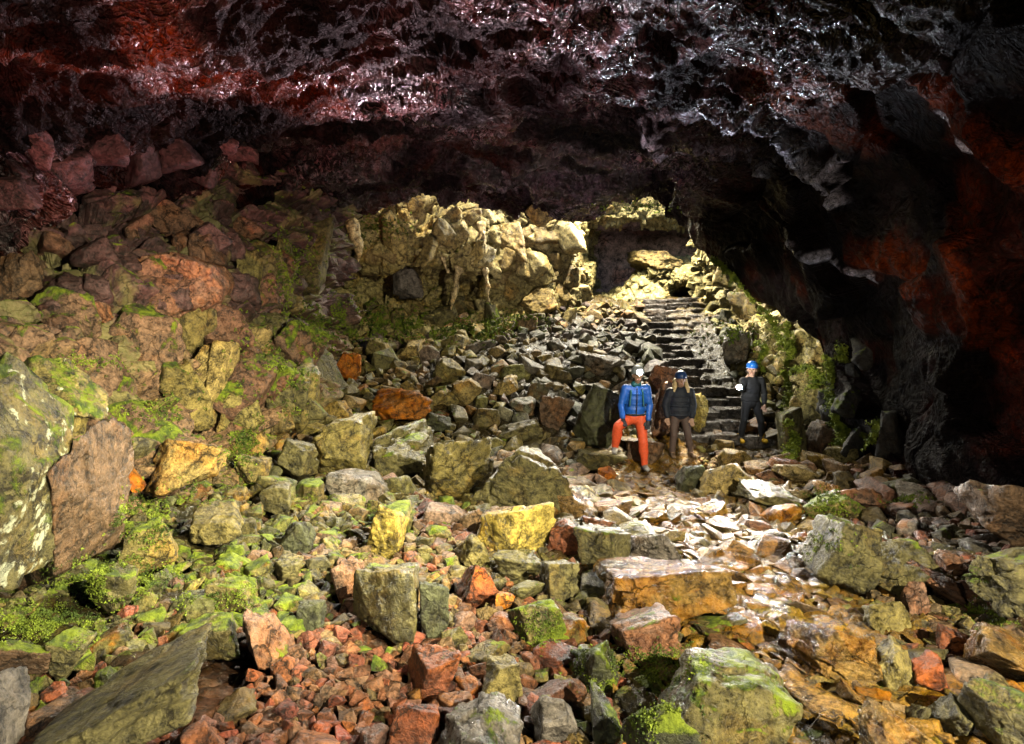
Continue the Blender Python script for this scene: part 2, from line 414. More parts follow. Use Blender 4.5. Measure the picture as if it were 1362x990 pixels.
# ---- floor height field (thin plate spline through survey points)
FP = np.array([(-6, -1, .6), (-3, -1, .3), (0, -1, 0), (3, -1, 0), (6, -1, .3), (-5, 2, .7), (-3, 3, .30), (-1.5, 3.5, .10), (0, 3.5, 0), (2, 3.5, 0), (4, 3.5, .1),
               (6.3, 3.5, .5), (-4, 5, .6), (-2.5, 5.5, .25), (0, 6, .1), (2.5, 6, 0), (4.2, 5.5, .1), (6.3, 6, .5), (-4.2, 8, .7), (-2, 8, .15), (0, 8, .1), (2, 8, 0), (4, 8, 0),
               (5.8, 8, .3), (1.2, 10.8, 0), (3.2, 11, -.02), (-2, 10.5, .3), (-4.4, 11, .9), (5, 10.6, .15), (4.2, 12.1, .22), (2.2, 12.3, .45), (0, 12.5, .8), (-2.5, 12.5, 1.0),
               (-5, 13, 1.4), (6, 12.6, .5), (0, 15, 1.75), (-3, 15, 1.8), (2.5, 15, 1.65), (4.5, 15.2, 1.6), (-6, 15, 1.9), (6, 15, 2.0), (0, 17.5, 2.55), (-3, 17.5, 2.4), (3.2, 17.5, 2.5), (6, 17, 2.6),
               (0, 20, 3.35), (5, 20, 3.4), (-4, 20, 2.9), (8, 20, 3.8), (2, 22.5, 3.8), (6, 23, 3.6), (2, 27, 4.0), (8, 27, 4.0), (-4, 27, 3.6)], float)


def _U(r2): return np.where(r2 > 1e-12, r2 * np.log(r2 + 1e-12), 0)


n_ = len(FP)
K_ = _U(((FP[:, None, :2] - FP[None, :, :2]) ** 2).sum(-1)) + np.eye(n_) * .4
A_ = np.zeros((n_ + 3, n_ + 3)); A_[:n_, :n_] = K_; A_[:n_, n_] = 1; A_[:n_, n_ + 1:] = FP[:, :2]; A_[n_, :n_] = 1; A_[n_ + 1:, :n_] = FP[:, :2].T
W_ = np.linalg.solve(A_, np.concatenate([FP[:, 2], [0, 0, 0]]))


def floor_z(xy):
    xy = np.atleast_2d(xy); out = np.zeros(len(xy))
    for a in range(0, len(xy), 20000):
        q = xy[a:a + 20000]
        out[a:a + 20000] = _U(((q[:, None] - FP[None, :, :2]) ** 2).sum(-1)) @ W_[:n_] + W_[n_] + q @ W_[n_ + 1:]
    return out


def hit(u, v):
    d = ray(u, v); ys = np.arange(2.0, 24, .02); t = ys / d[1]
    pts = np.array([0, 0, CH]) + d * t[:, None]
    m = pts[:, 2] <= floor_z(pts[:, :2])
    return pts[np.argmax(m)] if m.any() else None


# colour provinces of the loose stone, in plan view
OLV, TAN, DRK, RED, PNK, ORG, GLD, GRY, KHK = (.125, .108, .046), (.32, .24, .10), (.060, .062, .030), (.215, .085, .050), (.205, .122, .082), (.34, .15, .05), (.235, .135, .035), (.15, .13, .105), (.21, .165, .062)
PROV = [  # x, y, spread, palette with weights, moss, wet
    (-1.2, 3.7, 1.0, [(RED, 5), (PNK, 3), (ORG, .3), (OLV, .7)], -.1, .4),
    (-.35, 4.4, .8, [(RED, 4), (PNK, 3), (OLV, 1.5), (ORG, .4)], .1, .4),
    (.9, 4.2, .7, [(OLV, 4), (RED, 1.5), (KHK, 2), (ORG, .5)], .45, .5),
    (2.0, 4.0, 1.1, [(GLD, 8), (KHK, 2), (PNK, 1)], 0, .95),
    (2.3, 6.2, 1.2, [(GLD, 6), (PNK, 2), (KHK, 2)], -.1, .95),
    (2.2, 8.5, 1.2, [(GLD, 5), (PNK, 2), (KHK, 2)], -.1, .95),
    (2.8, 11, 1.4, [(TAN, 3), (PNK, 2), (GLD, 2)], -.2, .8),
    (3.9, 4.6, 1.0, [(PNK, 4), (KHK, 3), (RED, 1.5), (OLV, 2)], .1, .4),
    (4.4, 6.8, 1.0, [(PNK, 4), (OLV, 3), (GRY, 2), (RED, 1)], .15, .4),
    (-3.0, 5.6, 1.2, [(OLV, 6), (DRK, 2), (KHK, 2)], .8, .5),
    (-2.2, 7.4, 1.2, [(OLV, 5), (KHK, 3), (PNK, 1)], .6, .4),
    (-1.2, 6.0, .9, [(OLV, 4), (PNK, 3), (KHK, 2), (RED, 1)], .15, .4),
    (-.9, 7.2, .5, [(PNK, 5), (RED, 2)], -.2, .3),
    (.3, 6.6, 1.0, [(OLV, 4), (PNK, 3), (KHK, 3), (RED, 1.2)], .2, .5),
    (.6, 9.0, 1.2, [(PNK, 3), (KHK, 3), (OLV, 3), (ORG, .4)], .1, .6),
    (-1.5, 10.5, 1.5, [(KHK, 4), (OLV, 3), (TAN, 2), (ORG, .4), (PNK, 1)], .2, .4),
    (-3, 13, 1.8, [(KHK, 3), (TAN, 2), (OLV, 3), (ORG, .2)], .35, .3),
    (.5, 13.5, 1.8, [(GRY, 5), (KHK, 2), (TAN, 1), (DRK, 2)], .05, .7),
    (2.0, 16.5, 2.2, [(GRY, 6), (KHK, 2), (DRK, 2)], .05, .7),
    (-1.5, 17, 2.0, [(TAN, 4), (KHK, 3), (GRY, 2)], .3, .3),
    (3, 20.5, 2.5, [(TAN, 5), (KHK, 2), (PNK, 1)], .2, .2),
    (6, 14.5, 1.2, [(KHK, 3), (OLV, 3)], .4, .3)]


def province(x, y):
    w = np.array([math.exp(-((x - p[0]) ** 2 + (y - p[1]) ** 2) / (p[2] ** 2)) + 1e-9 for p in PROV]); w /= w.sum()
    p = PROV[rng.choice(len(PROV), p=w)]
    pw = np.array([q[1] for q in p[3]], float); c = np.array(p[3][rng.choice(len(pw), p=pw / pw.sum())][0])
    mean_ = sum(np.array(q[0]) * q[1] for q in p[3]) / pw.sum(); c = c * .68 + mean_ * .32
    c = c * rng.uniform(.6, 1.25) * (1 + rng.uniform(-.12, .12, 3))
    return np.clip(c, .01, .85), p[4] + rng.uniform(-.25, .25), p[5]


def prov_mean(xy):
    cols = np.array([sum(np.array(q[0]) * q[1] for q in p[3]) / sum(q[1] for q in p[3]) for p in PROV])
    c = np.array([[p[0], p[1]] for p in PROV]); s = np.array([p[2] for p in PROV])
    w = np.exp(-((xy[:, None] - c[None]) ** 2).sum(-1) / s ** 2) + 1e-9
    return (w @ cols) / w.sum(1, keepdims=True)


gx = np.linspace(-9, 10, 640); gy = np.linspace(-3, 30, 1000)
GX, GY = np.meshgrid(gx, gy); xy = np.stack([GX.ravel(), GY.ravel()], 1)
gz = floor_z(xy); V3 = np.concatenate([xy, gz[:, None]], 1)
h1, e1 = blocky(V3 / .55, 3, .9); h2, e2 = blocky(V3 / .22, 9, .9)
pth = np.exp(-((xy[:, 0] - 2.2 - .12 * np.clip(xy[:, 1] - 8, 0, 4)) / .95) ** 4) * (xy[:, 1] < 12.3)
V3[:, 2] += .080 * pth + (1 - .5 * pth) * .06 * h1 + .035 * h2 + .02 * fbm(V3 * 5, 4, 2) - .05 * (1 - sstep(0, .15, e1)) - .07
idx = np.arange(len(V3)).reshape(1000, 640)
Fc = np.stack([idx[:-1, :-1], idx[:-1, 1:], idx[1:, 1:], idx[1:, :-1]], -1).reshape(-1, 4)
fm = mesh_np('cave_floor', V3, Fc)
at = fm.attributes.new('tint', 'FLOAT_COLOR', 'POINT'); cc = np.ones((len(V3), 4), np.float32); cc[:, :3] = prov_mean(xy) * .30; cc[:, :3] += pth[:, None] * (np.array([.20, .115, .035]) - cc[:, :3]); cc[:, 3] = .2
at.data.foreach_set('color', cc.ravel())
tag(link('cave_floor', fm, M_floor), 'packed stony ground of the cave', kind='structure')


# ---- left bench wall
def grid(us, vs, Ys): return [[P(u, v, Ys[i][j]) for j, u in enumerate(us)] for i, v in enumerate(vs)]


us = [-420, -150, 0, 100, 200, 300, 400, 470]
vs = [200, 270, 330, 420, 500, 580, 660, 780]
YY = [[8.5, 9.5, 9.6, 10, 10.8, 12, 14.8, 17], [7.3, 8.2, 8.6, 9, 10, 11.6, 14, 16.2], [6.6, 7.4, 7.9, 8.3, 9.3, 10.8, 13.2, 15.8], [5.6, 6.6, 7.0, 7.5, 8.5, 10, 12.3, 15.6], [4.2, 5.2, 6.0, 6.9, 7.8, 9.2, 11.4, 15],
      [3.8, 4.7, 5.5, 6.2, 7.2, 8.5, 10.6, 14], [3.5, 4.2, 4.9, 5.5, 6.6, 8.2, 11, 14.5], [3.2, 3.8, 4.5, 5.4, 6.6, 8.6, 12, 16]]
def bench(V, N):
    q = blocks(.30, 1.0, .12, .40, .035, 3, (1, 1, 1.6), .10, .08)(V, N)
    t = V[:, 2] * 1.15 + .45 * fbm(V * .55, 3, 12) + .06 * fbm(V * 3, 3, 13); fr = t - np.floor(t)
    st_ = sstep(.0, .12, fr) * (1 - .8 * fr)          # ledges: each bed stands forward at its top
    return q + N * (.34 * st_ - .15)[:, None]


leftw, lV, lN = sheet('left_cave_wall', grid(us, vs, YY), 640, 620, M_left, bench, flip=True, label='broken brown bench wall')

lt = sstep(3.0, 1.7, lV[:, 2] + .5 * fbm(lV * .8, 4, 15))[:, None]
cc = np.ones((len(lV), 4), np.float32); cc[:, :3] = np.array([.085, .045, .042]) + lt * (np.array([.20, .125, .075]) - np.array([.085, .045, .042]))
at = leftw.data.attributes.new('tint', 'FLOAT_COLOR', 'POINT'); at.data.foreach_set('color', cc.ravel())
# ---- back cliff
us = [360, 430, 500, 560, 620, 660, 700, 740, 768, 778, 786]
vs = [225, 262, 300, 345, 362, 395, 440, 500]
b0 = [15.6, 16.6, 17, 17.1, 17.3, 18.0, 18.6, 19.0, 19.3, 21.5, 25]
off = [[.2] * 11, [0] * 11, [-.1] * 11, [-.2, -.2, -.3, -.5, -.5, 0, 0, 0, 0, 0, 0], [.9, 1.0, 1.5, 1.9, 1.7, .4, 0, 0, 0, 0, 0], [.9, 1.0, 1.5, 1.8, 1.5, .3, 0, 0, 0, 0, 0], [-.1] * 11, [-1.3] * 11]
cl, _, _ = sheet('back_cave_wall', grid(us, vs, [[b0[j] + off[i][j] for j in range(11)] for i in range(8)]), 520, 320, M_cliff, blocks(.22, .8, .12, .34, .05, 11), flip=True, label='tan cliff under the ceiling edge')
# ---- far chamber walls
us = [690, 760, 800, 840, 880, 920, 960, 1040]
vs = [200, 255, 285, 298, 312, 360, 420, 460]
YY = [[21.5] * 8, [21.6] * 8, [21.9] * 8, [22.4] * 8, [25] * 8, [25.2] * 8, [25.4] * 8, [25.6] * 8]
sheet('far_cave_wall', grid(us, vs, YY), 260, 240, M_mauve, lambda V, N: N * (.16 * fbm(V * .9, 4, 3) + sstep(24, 22, V[:, 1]) * .25 * blocky(V / .5, 4)[0])[:, None], flip=True, label='smooth mauve rock at the far end')
us = [755, 790, 830, 870, 905, 940]
vs = [240, 262, 280, 292, 301]
sheet('skylight_rim', grid(us, vs, [[22.5] * 6, [21.3] * 6, [20.9] * 6, [20.8] * 6, [21.6] * 6]), 240, 120, M_pale, blocks(.18, .55, .08, .2, .04, 21, (1, 1, 2)), flip=True, label='bright rim of rock under the roof opening')
us = [775, 800, 830, 855, 885, 905, 925, 945, 975]
top = [398, 395, 378, 350, 344, 344, 345, 345, 340]
YY = [[24, 23.6, 22.8, 22.4, 22.2, 22.2, 22.2, 22.2, 22], [22.6, 22.2, 21.6, 21.2, 21.0, 21.0, 21, 21, 20.6], [22.2, 21.6, 21.0, 20.8, 21.0, 21.0, 21.0, 21.0, 20.3], [21.8, 21.2, 20.7, 20.6, 20.8, 25.5, 25.8, 25.5, 20.2], [21, 20.8, 20.3, 20.2, 20.4, 25, 25, 24.5, 20.0], [20, 20, 19.6, 19.6, 19.8, 20.5, 20.5, 20.3, 19.6]]
bot = [440, 442, 445, 450, 450, 450, 450, 450, 450]; fr_ = [0, .12, .33, .5, .72, 1]
sheet('far_rock_mound', [[P(us[j], top[j] + (bot[j] - top[j]) * fr_[i], YY[i][j]) for j in range(9)] for i in range(6)], 300, 200, M_pale, blocks(.13, .6, .08, .24, .04, 27), flip=True, label='rocky mound in the far chamber')
us = [925, 945, 975, 1010, 1050, 1090, 1130]
vs = [255, 300, 345, 390, 440, 490, 560, 620]
YY = [[18.5, 18, 17, 16.3, 15.6, 15, 14.5], [19, 18.2, 17, 16.2, 15.5, 15, 14.5], [19.5, 18.4, 17, 16.2, 15.4, 14.8, 14], [20, 18.6, 17, 16, 15, 14.2, 13.6], [19.5, 18.2, 16.6, 15.4, 14.4, 13.6, 13], [17.5, 17, 15.8, 14.6, 13.6, 13, 12.5], [16, 15.5, 14.6, 13.8, 13, 12.5, 12], [15, 14.5, 14, 13.4, 12.8, 12.2, 11.8]]
sheet('right_chamber_wall', grid(us, vs, YY), 300, 420, M_pale, blocks(.2, .6, .10, .25, .05, 33), flip=True, label='mossy yellow rock wall right of the stairs')


# ------------------------------------------------------------------ stones
def ico(sub):
    bm = bmesh.new(); bmesh.ops.create_icosphere(bm, subdivisions=sub, radius=1); bm.verts.ensure_lookup_table()
    v = np.array([q.co[:] for q in bm.verts]); f = np.array([[q.index for q in fc.verts] for fc in bm.faces]); bm.free()
    return v / np.linalg.norm(v, axis=1, keepdims=True), f


ICO = {s: ico(s) for s in (2, 3, 4, 5, 6)}


def rock_verts(sub, seed, planes=13, p=26, rough=.05):
    r_ = np.random.default_rng(seed); d, f = ICO[sub]
    n = r_.normal(size=(planes, 3)); n[:6] = [[1, .2, 0], [-1, 0, .2], [0, 1, .1], [.1, -1, 0], [0, .15, 1], [0, 0, -1]]
    n[:6] += r_.normal(size=(6, 3)) * .28
    n /= np.linalg.norm(n, axis=1, keepdims=True); dd = r_.uniform(.62, 1.0, planes)
    s = np.maximum(d @ n.T, 0) / dd
    rad = 1 / (((s ** p).sum(1)) ** (1 / p) + 1e-6)
    v = d * rad[:, None]
    if sub >= 3:
        v = v * (1 + rough * 1.3 * fbm(v * 1.8 + seed, 5, seed)[:, None])
    if sub >= 4:
        h, e = blocky(v * 1.6 + seed * 1.7, seed, 1.1)
        h2, e2 = blocky((v + .1 * fbm(v * 2, 2, 4)[:, None]) * np.array([3.2, 3.2, 4.5]) + seed * 2.7, seed + 5, 1.1)
        v = v * (1 + (.06 * h + .022 * h2 - .02 * (1 - sstep(0, .06, e)) - .012 * (1 - sstep(0, .08, e2)))[:, None])
        v = v * (1 + (.010 * ridged(v * 7 + seed, 3, seed) + .008 * fbm(v * 16, 3, seed))[:, None])
    else:
        v = v * (1 + rough * vnoise(v * 2.4 + seed, seed)[:, None])
    v -= (v.max(0) + v.min(0)) / 2; v /= (v.max(0) - v.min(0)) / 2
    return v, f


PROTO = []
for s_ in range(26):
    v, f = rock_verts(4, 100 + s_, planes=int(rng.integers(9, 16)), p=[70, 50, 34][s_ % 3])
    PROTO.append(mesh_np('stone', v, f)); PROTO[-1].materials.append(M_rock)


def pick(xn):  # a proto with any yaw
    return PROTO[int(rng.integers(len(PROTO)))]


placed = []   # (x, y, z, r)
rocks = []
CODES = {'O': OLV, 'T': TAN, 'G': DRK, 'R': RED, 'P': PNK, 'X': ORG, 'B': (.185, .118, .045), 'S': GRY, 'K': (.19, .155, .06), 'Y': (.34, .26, .08), 'N': (.12, .075, .045)}
BOULDERS = [
 # u0, v0, u1, v1, Y (0: stand it on the floor), colour, moss, wet, tilt (deg in the picture), label
 (-60, 482, 56, 775, 3.9, 'O', .75, .2, 0, 'huge mossy green boulder with pale lichen cut by the left edge'),
 (25, 470, 150, 562, 5.2, 'K', .8, .2, 5, 'rounded boulder with pale lichen blotches above the dark leaning block at left'),
 (28, 560, 165, 800, 4.5, 'N', .25, .4, 18, 'large smooth brown block leaning beside the huge mossy boulder at left'),
 (12, 858, 298, 1035, 3.1, 'O', .15, .4, -24, 'long grey slab with orange brown top in the bottom left corner'),
 (-45, 888, 24, 1010, 2.7, 'S', .05, .2, 0, 'blue grey boulder end showing at the very bottom left'),
 (205, 586, 293, 650, 6.6, 'T', .2, .2, 0, 'tan orange wedge shaped boulder under the left bench wall'),
 (130, 548, 232, 640, 6.3, 'O', .4, .2, -48, 'long olive slab leaning diagonally against the left bench wall'),
 (160, 612, 190, 655, 6.2, 'X', 0, .3, -30, 'bright orange stone wedged below the leaning olive slab'),
 (-12, 848, 58, 908, 3.6, 'N', .6, .3, 0, 'brown stone with mossy top at the left edge above the corner slab'),
 (60, 838, 118, 905, 3.8, 'O', .85, .2, 10, 'rounded stone thick with moss left of the corner slab'),
 (118, 745, 190, 820, 4.6, 'O', .85, .3, 20, 'moss covered boulder just below the smooth brown leaning block'),
 (160, 690, 235, 765, 5.2, 'K', .8, .3, -15, 'yellow green moss covered boulder right of the smooth brown block'),
 (242, 655, 332, 732, 6.0, 'K', .3, .3, -22, 'pale olive sharp tipped slab on the left slope'),
 (318, 598, 362, 652, 0, 'K', .2, .3, -10, 'narrow upright olive stone left of the tall khaki boulder'),
 (372, 585, 420, 645, 0, 'O', .1, .3, 0, 'grey olive stone touching the left of the tall khaki boulder'),
 (402, 546, 496, 644, 0, 'K', .15, .5, 5, 'tall khaki boulder, leftmost of the row of big boulders'),
 (484, 560, 586, 645, 0, 'O', .45, .5, -7, 'green grey boulder second in the row of big boulders'),
 (540, 572, 662, 676, 0, 'K', .2, .5, -10, 'big khaki boulder with a sharp ridge, third in the row of big boulders'),
 (634, 594, 760, 690, 0, 'O', .12, .4, 0, 'big dark olive block with flat square face, rightmost of the big row'),
 (440, 626, 518, 672, 0, 'S', .1, .6, 3, 'pale grey flat topped slab below the tall khaki boulder'),
 (496, 510, 578, 570, 0, 'X', 0, .2, -10, 'large orange boulder behind the row of big boulders'),
 (636, 668, 736, 746, 0, 'Y', 0, .4, 0, 'smooth yellow tan boulder with a peaked top in the centre'),
 (727, 692, 771, 744, 0, 'R', -.2, .3, 5, 'pinkish red square stone right of the yellow tan boulder'),
 (764, 700, 838, 762, 0, 'O', .4, .3, 0, 'mossy olive boulder right of the pinkish red square stone'),
 (828, 706, 908, 752, 0, 'S', .2, 1.0, 6, 'flat boulder with shining wet top above the big brown wet boulder'),
 (798, 738, 968, 838, 0, 'B', .15, 1.0, -6, 'big brown boulder with broad shining wet top beside the path'),
 (810, 803, 908, 888, 0, 'P', .35, .4, -14, 'pink brown boulder with green flank between the two largest path boulders'),
 (842, 858, 1078, 1030, 0, 'O', .62, .7, 10, 'huge mossy boulder with orange patches and wet top at the bottom'),
 (764, 850, 832, 925, 0, 'G', .75, .8, 5, 'green boulder with white wet top left of the huge mossy boulder'),
 (833, 935, 922, 1010, 3.2, 'G', .8, .3, 0, 'dark green moss dome at the bottom edge before the huge mossy boulder'),
 (770, 914, 834, 1000, 0, 'G', .7, .3, -20, 'dark mossy stone in the black gap below the white topped boulder'),
 (572, 946, 694, 1030, 0, 'S', .4, .7, 0, 'grey green boulder with wet ridge cut by the bottom edge'),
 (690, 918, 772, 1000, 0, 'S', .25, .3, -20, 'rough grey stone between the wet ridged boulder and dark mossy stone'),
 (464, 746, 566, 864, 0, 'O', .3, .5, -6, 'large dark olive slab standing over the red stones'),
 (556, 762, 602, 848, 0, 'G', .4, .2, 4, 'dark green narrow stone right of the large dark olive slab'),
 (598, 748, 666, 812, 0, 'R', .35, .3, 0, 'red brown mossy boulder left of the bright orange chip'),
 (655, 786, 686, 816, 0, 'X', -.4, .3, 15, 'small vivid orange chip near the centre of the foreground'),
 (676, 803, 757, 862, 0, 'O', .85, .4, 0, 'bright green moss topped boulder below the vivid orange chip'),
 (718, 744, 772, 802, 0, 'O', .2, .3, 5, 'grey olive block above the bright green moss topped boulder'),
 (658, 733, 720, 778, 0, 'O', .35, .3, 0, 'olive stone directly under the yellow tan boulder'),
 (604, 712, 652, 758, 0, 'K', .1, .5, 0, 'olive stone with pale top left below the yellow tan boulder'),
 (486, 664, 546, 748, 0, 'Y', .15, .3, 12, 'two toned yellow and grey pointed boulder left of the pink gravel strip'),
 (438, 745, 482, 800, 0, 'P', .05, .3, 0, 'brown stone left of the large dark olive slab'),
 (538, 868, 612, 932, 0, 'R', .1, .4, 0, 'square red block in the field of red stones'),
 (516, 928, 592, 1000, 0, 'R', 0, .3, 8, 'flat topped rough red stone at the bottom of the red field'),
 (638, 868, 702, 942, 0, 'K', .5, .3, 12, 'tall green brown stone right of the square red block'),
 (282, 764, 350, 818, 0, 'K', .75, .3, 10, 'peaked stone with lime moss on the left slope'),
 (240, 815, 332, 872, 0, 'O', .75, .3, -5, 'long rounded mossy boulder above the dark hollow at left'),
 (203, 812, 262, 852, 4.9, 'O', .75, .3, 0, 'small moss covered stone left of the long rounded mossy boulder'),
 (318, 800, 392, 895, 0, 'P', .4, .3, -30, 'pink brown pitted stone leaning right of the long mossy boulder'),
 (372, 690, 422, 742, 0, 'G', .1, .3, 10, 'smooth dark olive wedge in the middle of the left slope'),
 (346, 640, 396, 690, 0, 'O', .15, .3, -10, 'dark olive stone below the narrow upright stone'),
 (355, 738, 402, 776, 0, 'O', .3, .3, 0, 'low dark stone under the smooth dark olive wedge'),
 (394, 800, 432, 842, 0, 'G', .3, .4, 0, 'dark wet stone at the upper edge of the red field'),
 (1296, 638, 1400, 722, 5.9, 'N', .35, .4, 0, 'brown boulder with mossy base at the right edge'),
 (1288, 714, 1420, 815, 4.9, 'O', .5, .3, 8, 'round green grey boulder at the right edge under the brown one'),
 (1072, 688, 1162, 798, 0, 'O', .55, .3, 8, 'cracked green grey boulder with dark mossy cleft right of the path'),
 (1128, 716, 1255, 802, 0, 'O', .4, .3, 6, 'wide olive green boulder right of the cracked boulder'),
 (1058, 646, 1142, 700, 0, 'K', .8, .3, 10, 'boulder with lime moss on its left face at the foot of the dark wall'),
 (928, 612, 996, 668, 0, 'T', -.2, .3, 4, 'square tan brown block standing before the hikers'),
 (988, 638, 1072, 684, 0, 'O', .3, .7, 12, 'wet olive slab right of the square tan brown block'),
 (903, 618, 936, 660, 0, 'G', .6, .4, 0, 'small mossy stone left of the square tan brown block'),
 (1222, 752, 1302, 814, 0, 'P', -.3, .3, 32, 'flat pink slab tilted to the right among right hand stones'),
 (1198, 772, 1242, 824, 0, 'P', -.3, .3, 10, 'upright pink stone left of the tilted flat pink slab'),
 (1152, 798, 1208, 848, 0, 'K', .1, .5, 0, 'knobbly brown olive stone below the wide olive green boulder'),
 (1046, 806, 1170, 915, 0, 'B', .05, .9, 22, 'large brown wet hump in the middle of the right foreground'),
 (1152, 848, 1216, 918, 0, 'K', .3, .5, 20, 'olive stone with pale worn edge right of the brown wet hump'),
 (1243, 834, 1287, 874, 0, 'R', -.4, .5, 10, 'round red orange stone in the right foreground'),
 (1208, 874, 1257, 924, 0, 'R', -.3, .4, 0, 'blocky orange red stone below the round red orange stone'),
 (1268, 828, 1390, 916, 0, 'B', .1, .8, 12, 'brown wet boulder with glinting surface at the right edge'),
 (1140, 938, 1240, 1030, 3.2, 'B', -.4, .9, 30, 'flat golden wet stone at the bottom right'),
 (1188, 926, 1248, 990, 3.7, 'O', .1, .3, 30, 'olive wedge right of the flat golden wet stone'),
 (1238, 924, 1302, 1000, 3.6, 'O', .2, .4, 20, 'dark olive block at the bottom right beside a black gap'),
 (1293, 902, 1400, 1020, 3.4, 'O', .5, .3, -25, 'large green grey boulder filling the bottom right corner'),
 (1098, 896, 1158, 952, 0, 'B', -.4, .8, 40, 'long golden stone below the brown wet hump'),
 (1250, 736, 1292, 768, 0, 'P', -.3, .3, 5, 'small pink block above the tilted flat pink slab'),
 (1100, 645, 1165, 690, 0, 'P', -.2, .3, 0, 'pinkish stones cap beside the lime mossed boulder'),
 (764, 588, 830, 638, 0, 'O', .05, .6, 15, 'dark block with silvery edge under the raised foot of the man in blue'),
 (832, 584, 880, 622, 11.4, 'N', -.2, .4, 0, 'red brown boulder behind the legs of the man in blue'),
 (764, 512, 832, 592, 11.9, 'G', .05, .6, 0, 'large dark boulder left of the man in blue'),
 (866, 505, 905, 585, 12.2, 'P', -.3, .3, 0, 'pinkish boulder between the man in blue and the woman'),
 (908, 522, 942, 574, 12.3, 'Y', -.3, .3, 10, 'smooth golden boulder right of the woman in the dark jacket'),
 (862, 486, 898, 520, 13.0, 'P', -.3, .3, 0, 'brown stone seen right of the man\'s headlamp'),
 (768, 468, 830, 502, 0, 'S', 0, 1.0, 5, 'flat wet slab shining on the slope above the dark boulder'),
 (580, 478, 618, 512, 0, 'K', .1, .3, 0, 'rounded khaki boulder high on the rubble slope'),
 (655, 500, 688, 526, 0, 'T', 0, .3, 0, 'tan boulder on the rubble slope left of the man in blue'),
 (662, 552, 722, 592, 0, 'O', .1, .6, 8, 'dark boulder with wet top above the big olive block'),
 (718, 525, 762, 572, 0, 'N', 0, .5, 0, 'dark brown boulder left of the large dark boulder'),
 (600, 505, 640, 540, 0, 'T', .1, .3, 0, 'square tan stone below the rounded khaki boulder'),
 (560, 548, 600, 575, 0, 'G', .4, .3, 0, 'small green black boulder right of the orange boulder'),
 (530, 448, 562, 480, 0, 'T', .2, .2, 10, 'tan angular block on the far left slope'),
 (484, 448, 520, 482, 0, 'K', .2, .2, -10, 'pale split boulder left of the tan angular block'),
 (448, 470, 482, 508, 0, 'X', 0, .2, 0, 'orange brown boulder at the left of the far slope'),
 (920, 434, 958, 466, 17, 'S', 0, .8, 10, 'grey slab lying right of the upper stairs'),
 (955, 440, 1000, 490, 15.0, 'S', .1, .7, 0, 'tall grey boulder right of the stairs above the far hiker'),
 (795, 622, 820, 642, 0, 'X', 0, .3, 0, 'small orange stone near the feet of the man in blue'),
 (706, 648, 738, 672, 0, 'X', -.3, .3, 0, 'orange stone right of the big dark olive block'),
 (1158, 735, 1185, 760, 0, 'O', .2, .4, 0, 'small stone leaning on the wide olive green boulder'),
 (1028, 545, 1068, 638, 11.4, 'O', .45, .5, 0, 'tall grey boulder with mossy crown at the foot of the right wall'),
 (1068, 560, 1112, 640, 11.3, 'N', .3, .4, 0, 'dark rounded boulder against the right wall below hanging moss'),
 (160, 338, 300, 425, -1, 'P', 0, .2, 4, 'broad pink brown slab set in the left wall below the ceiling'),
 (60, 395, 150, 470, -1, 'P', 0, .2, 8, 'pink brown block high in the left wall above the lichen boulder'),
 (245, 448, 318, 560, -1, 'T', .2, .2, 14, 'tall tan angular block standing in the left wall'),
 (180, 445, 250, 520, -1, 'P', .35, .2, -6, 'brown block with moss at its foot in the left wall'),
 (330, 425, 425, 520, -1, 'O', .45, .3, 42, 'dark pitted slab sloping down the right end of the left wall'),
 (318, 335, 352, 425, -1, 'K', .2, .2, 6, 'upright grey slab near the right end of the left wall'),
 (362, 322, 392, 400, -1, 'K', .45, .2, -6, 'hanging olive pillar at the right end of the left wall'),
 (160, 520, 235, 580, -1, 'K', .4, .2, -35, 'khaki slab leaning on the left wall above the long olive slab'),
 (290, 520, 350, 590, -1, 'K', .55, .2, 10, 'mossy khaki block at the foot of the left wall'),
 (0, 340, 70, 420, -1, 'N', .1, .2, 0, 'dark brown block in the left wall at the edge of the picture'),
 (524, 356, 562, 396, -1, 'S', 0, .2, 0, 'square grey block hanging under the back cliff overhang'),
 (655, 300, 700, 350, -1, 'T', .1, .2, 0, 'big pale block in the upper part of the back cliff'),
 (690, 385, 740, 425, -1, 'T', .2, .2, 0, 'pale block at the foot of the back cliff'),
 (600, 385, 660, 430, -1, 'T', .2, .2, 20, 'long tan block below the dripstone on the back cliff'),
 (840, 335, 905, 365, -1, 'T', 0, .1, 0, 'flat topped tan block on the far mound'),
 (700, 262, 735, 300, -1, 'T', 0, .1, 0, 'pointed pale block at the ceiling edge above the back cliff'),
]


# ------------------------------------------------------------------ ray casting on to the built surfaces
bpy.context.view_layer.update()
DG = bpy.context.evaluated_depsgraph_get()


def cast(u, v):
    d = Vector(ray(u, v)).normalized()
    ok, loc, nor, i, ob, mt = SC.ray_cast(DG, Vector((0, 0, CH)), d)
    return (np.array(loc), np.array(nor), ob) if ok else (None, None, None)




def stone_obj(name, me, loc, scl, yaw, tilt, colr, moss, wet, rust=0, lichen=0):
    o = bpy.data.objects.new(name, me); COL.objects.link(o)
    m = Matrix.Translation(Vector(loc)) @ Matrix.Rotation(R(tilt), 4, 'Y') @ Matrix.Diagonal((*scl, 1)) @ Matrix.Rotation(yaw, 4, 'Z')
    # bake the yaw into loc/rot/scale safely: yaw in steps of 90 degrees keeps the matrix free of shear
    o.matrix_world = m
    o.color = (*[float(c) for c in colr], 1); o['moss'] = float(moss); o['wet'] = float(wet); o['rust'] = float(rust); o['lichen'] = float(lichen)
    return o


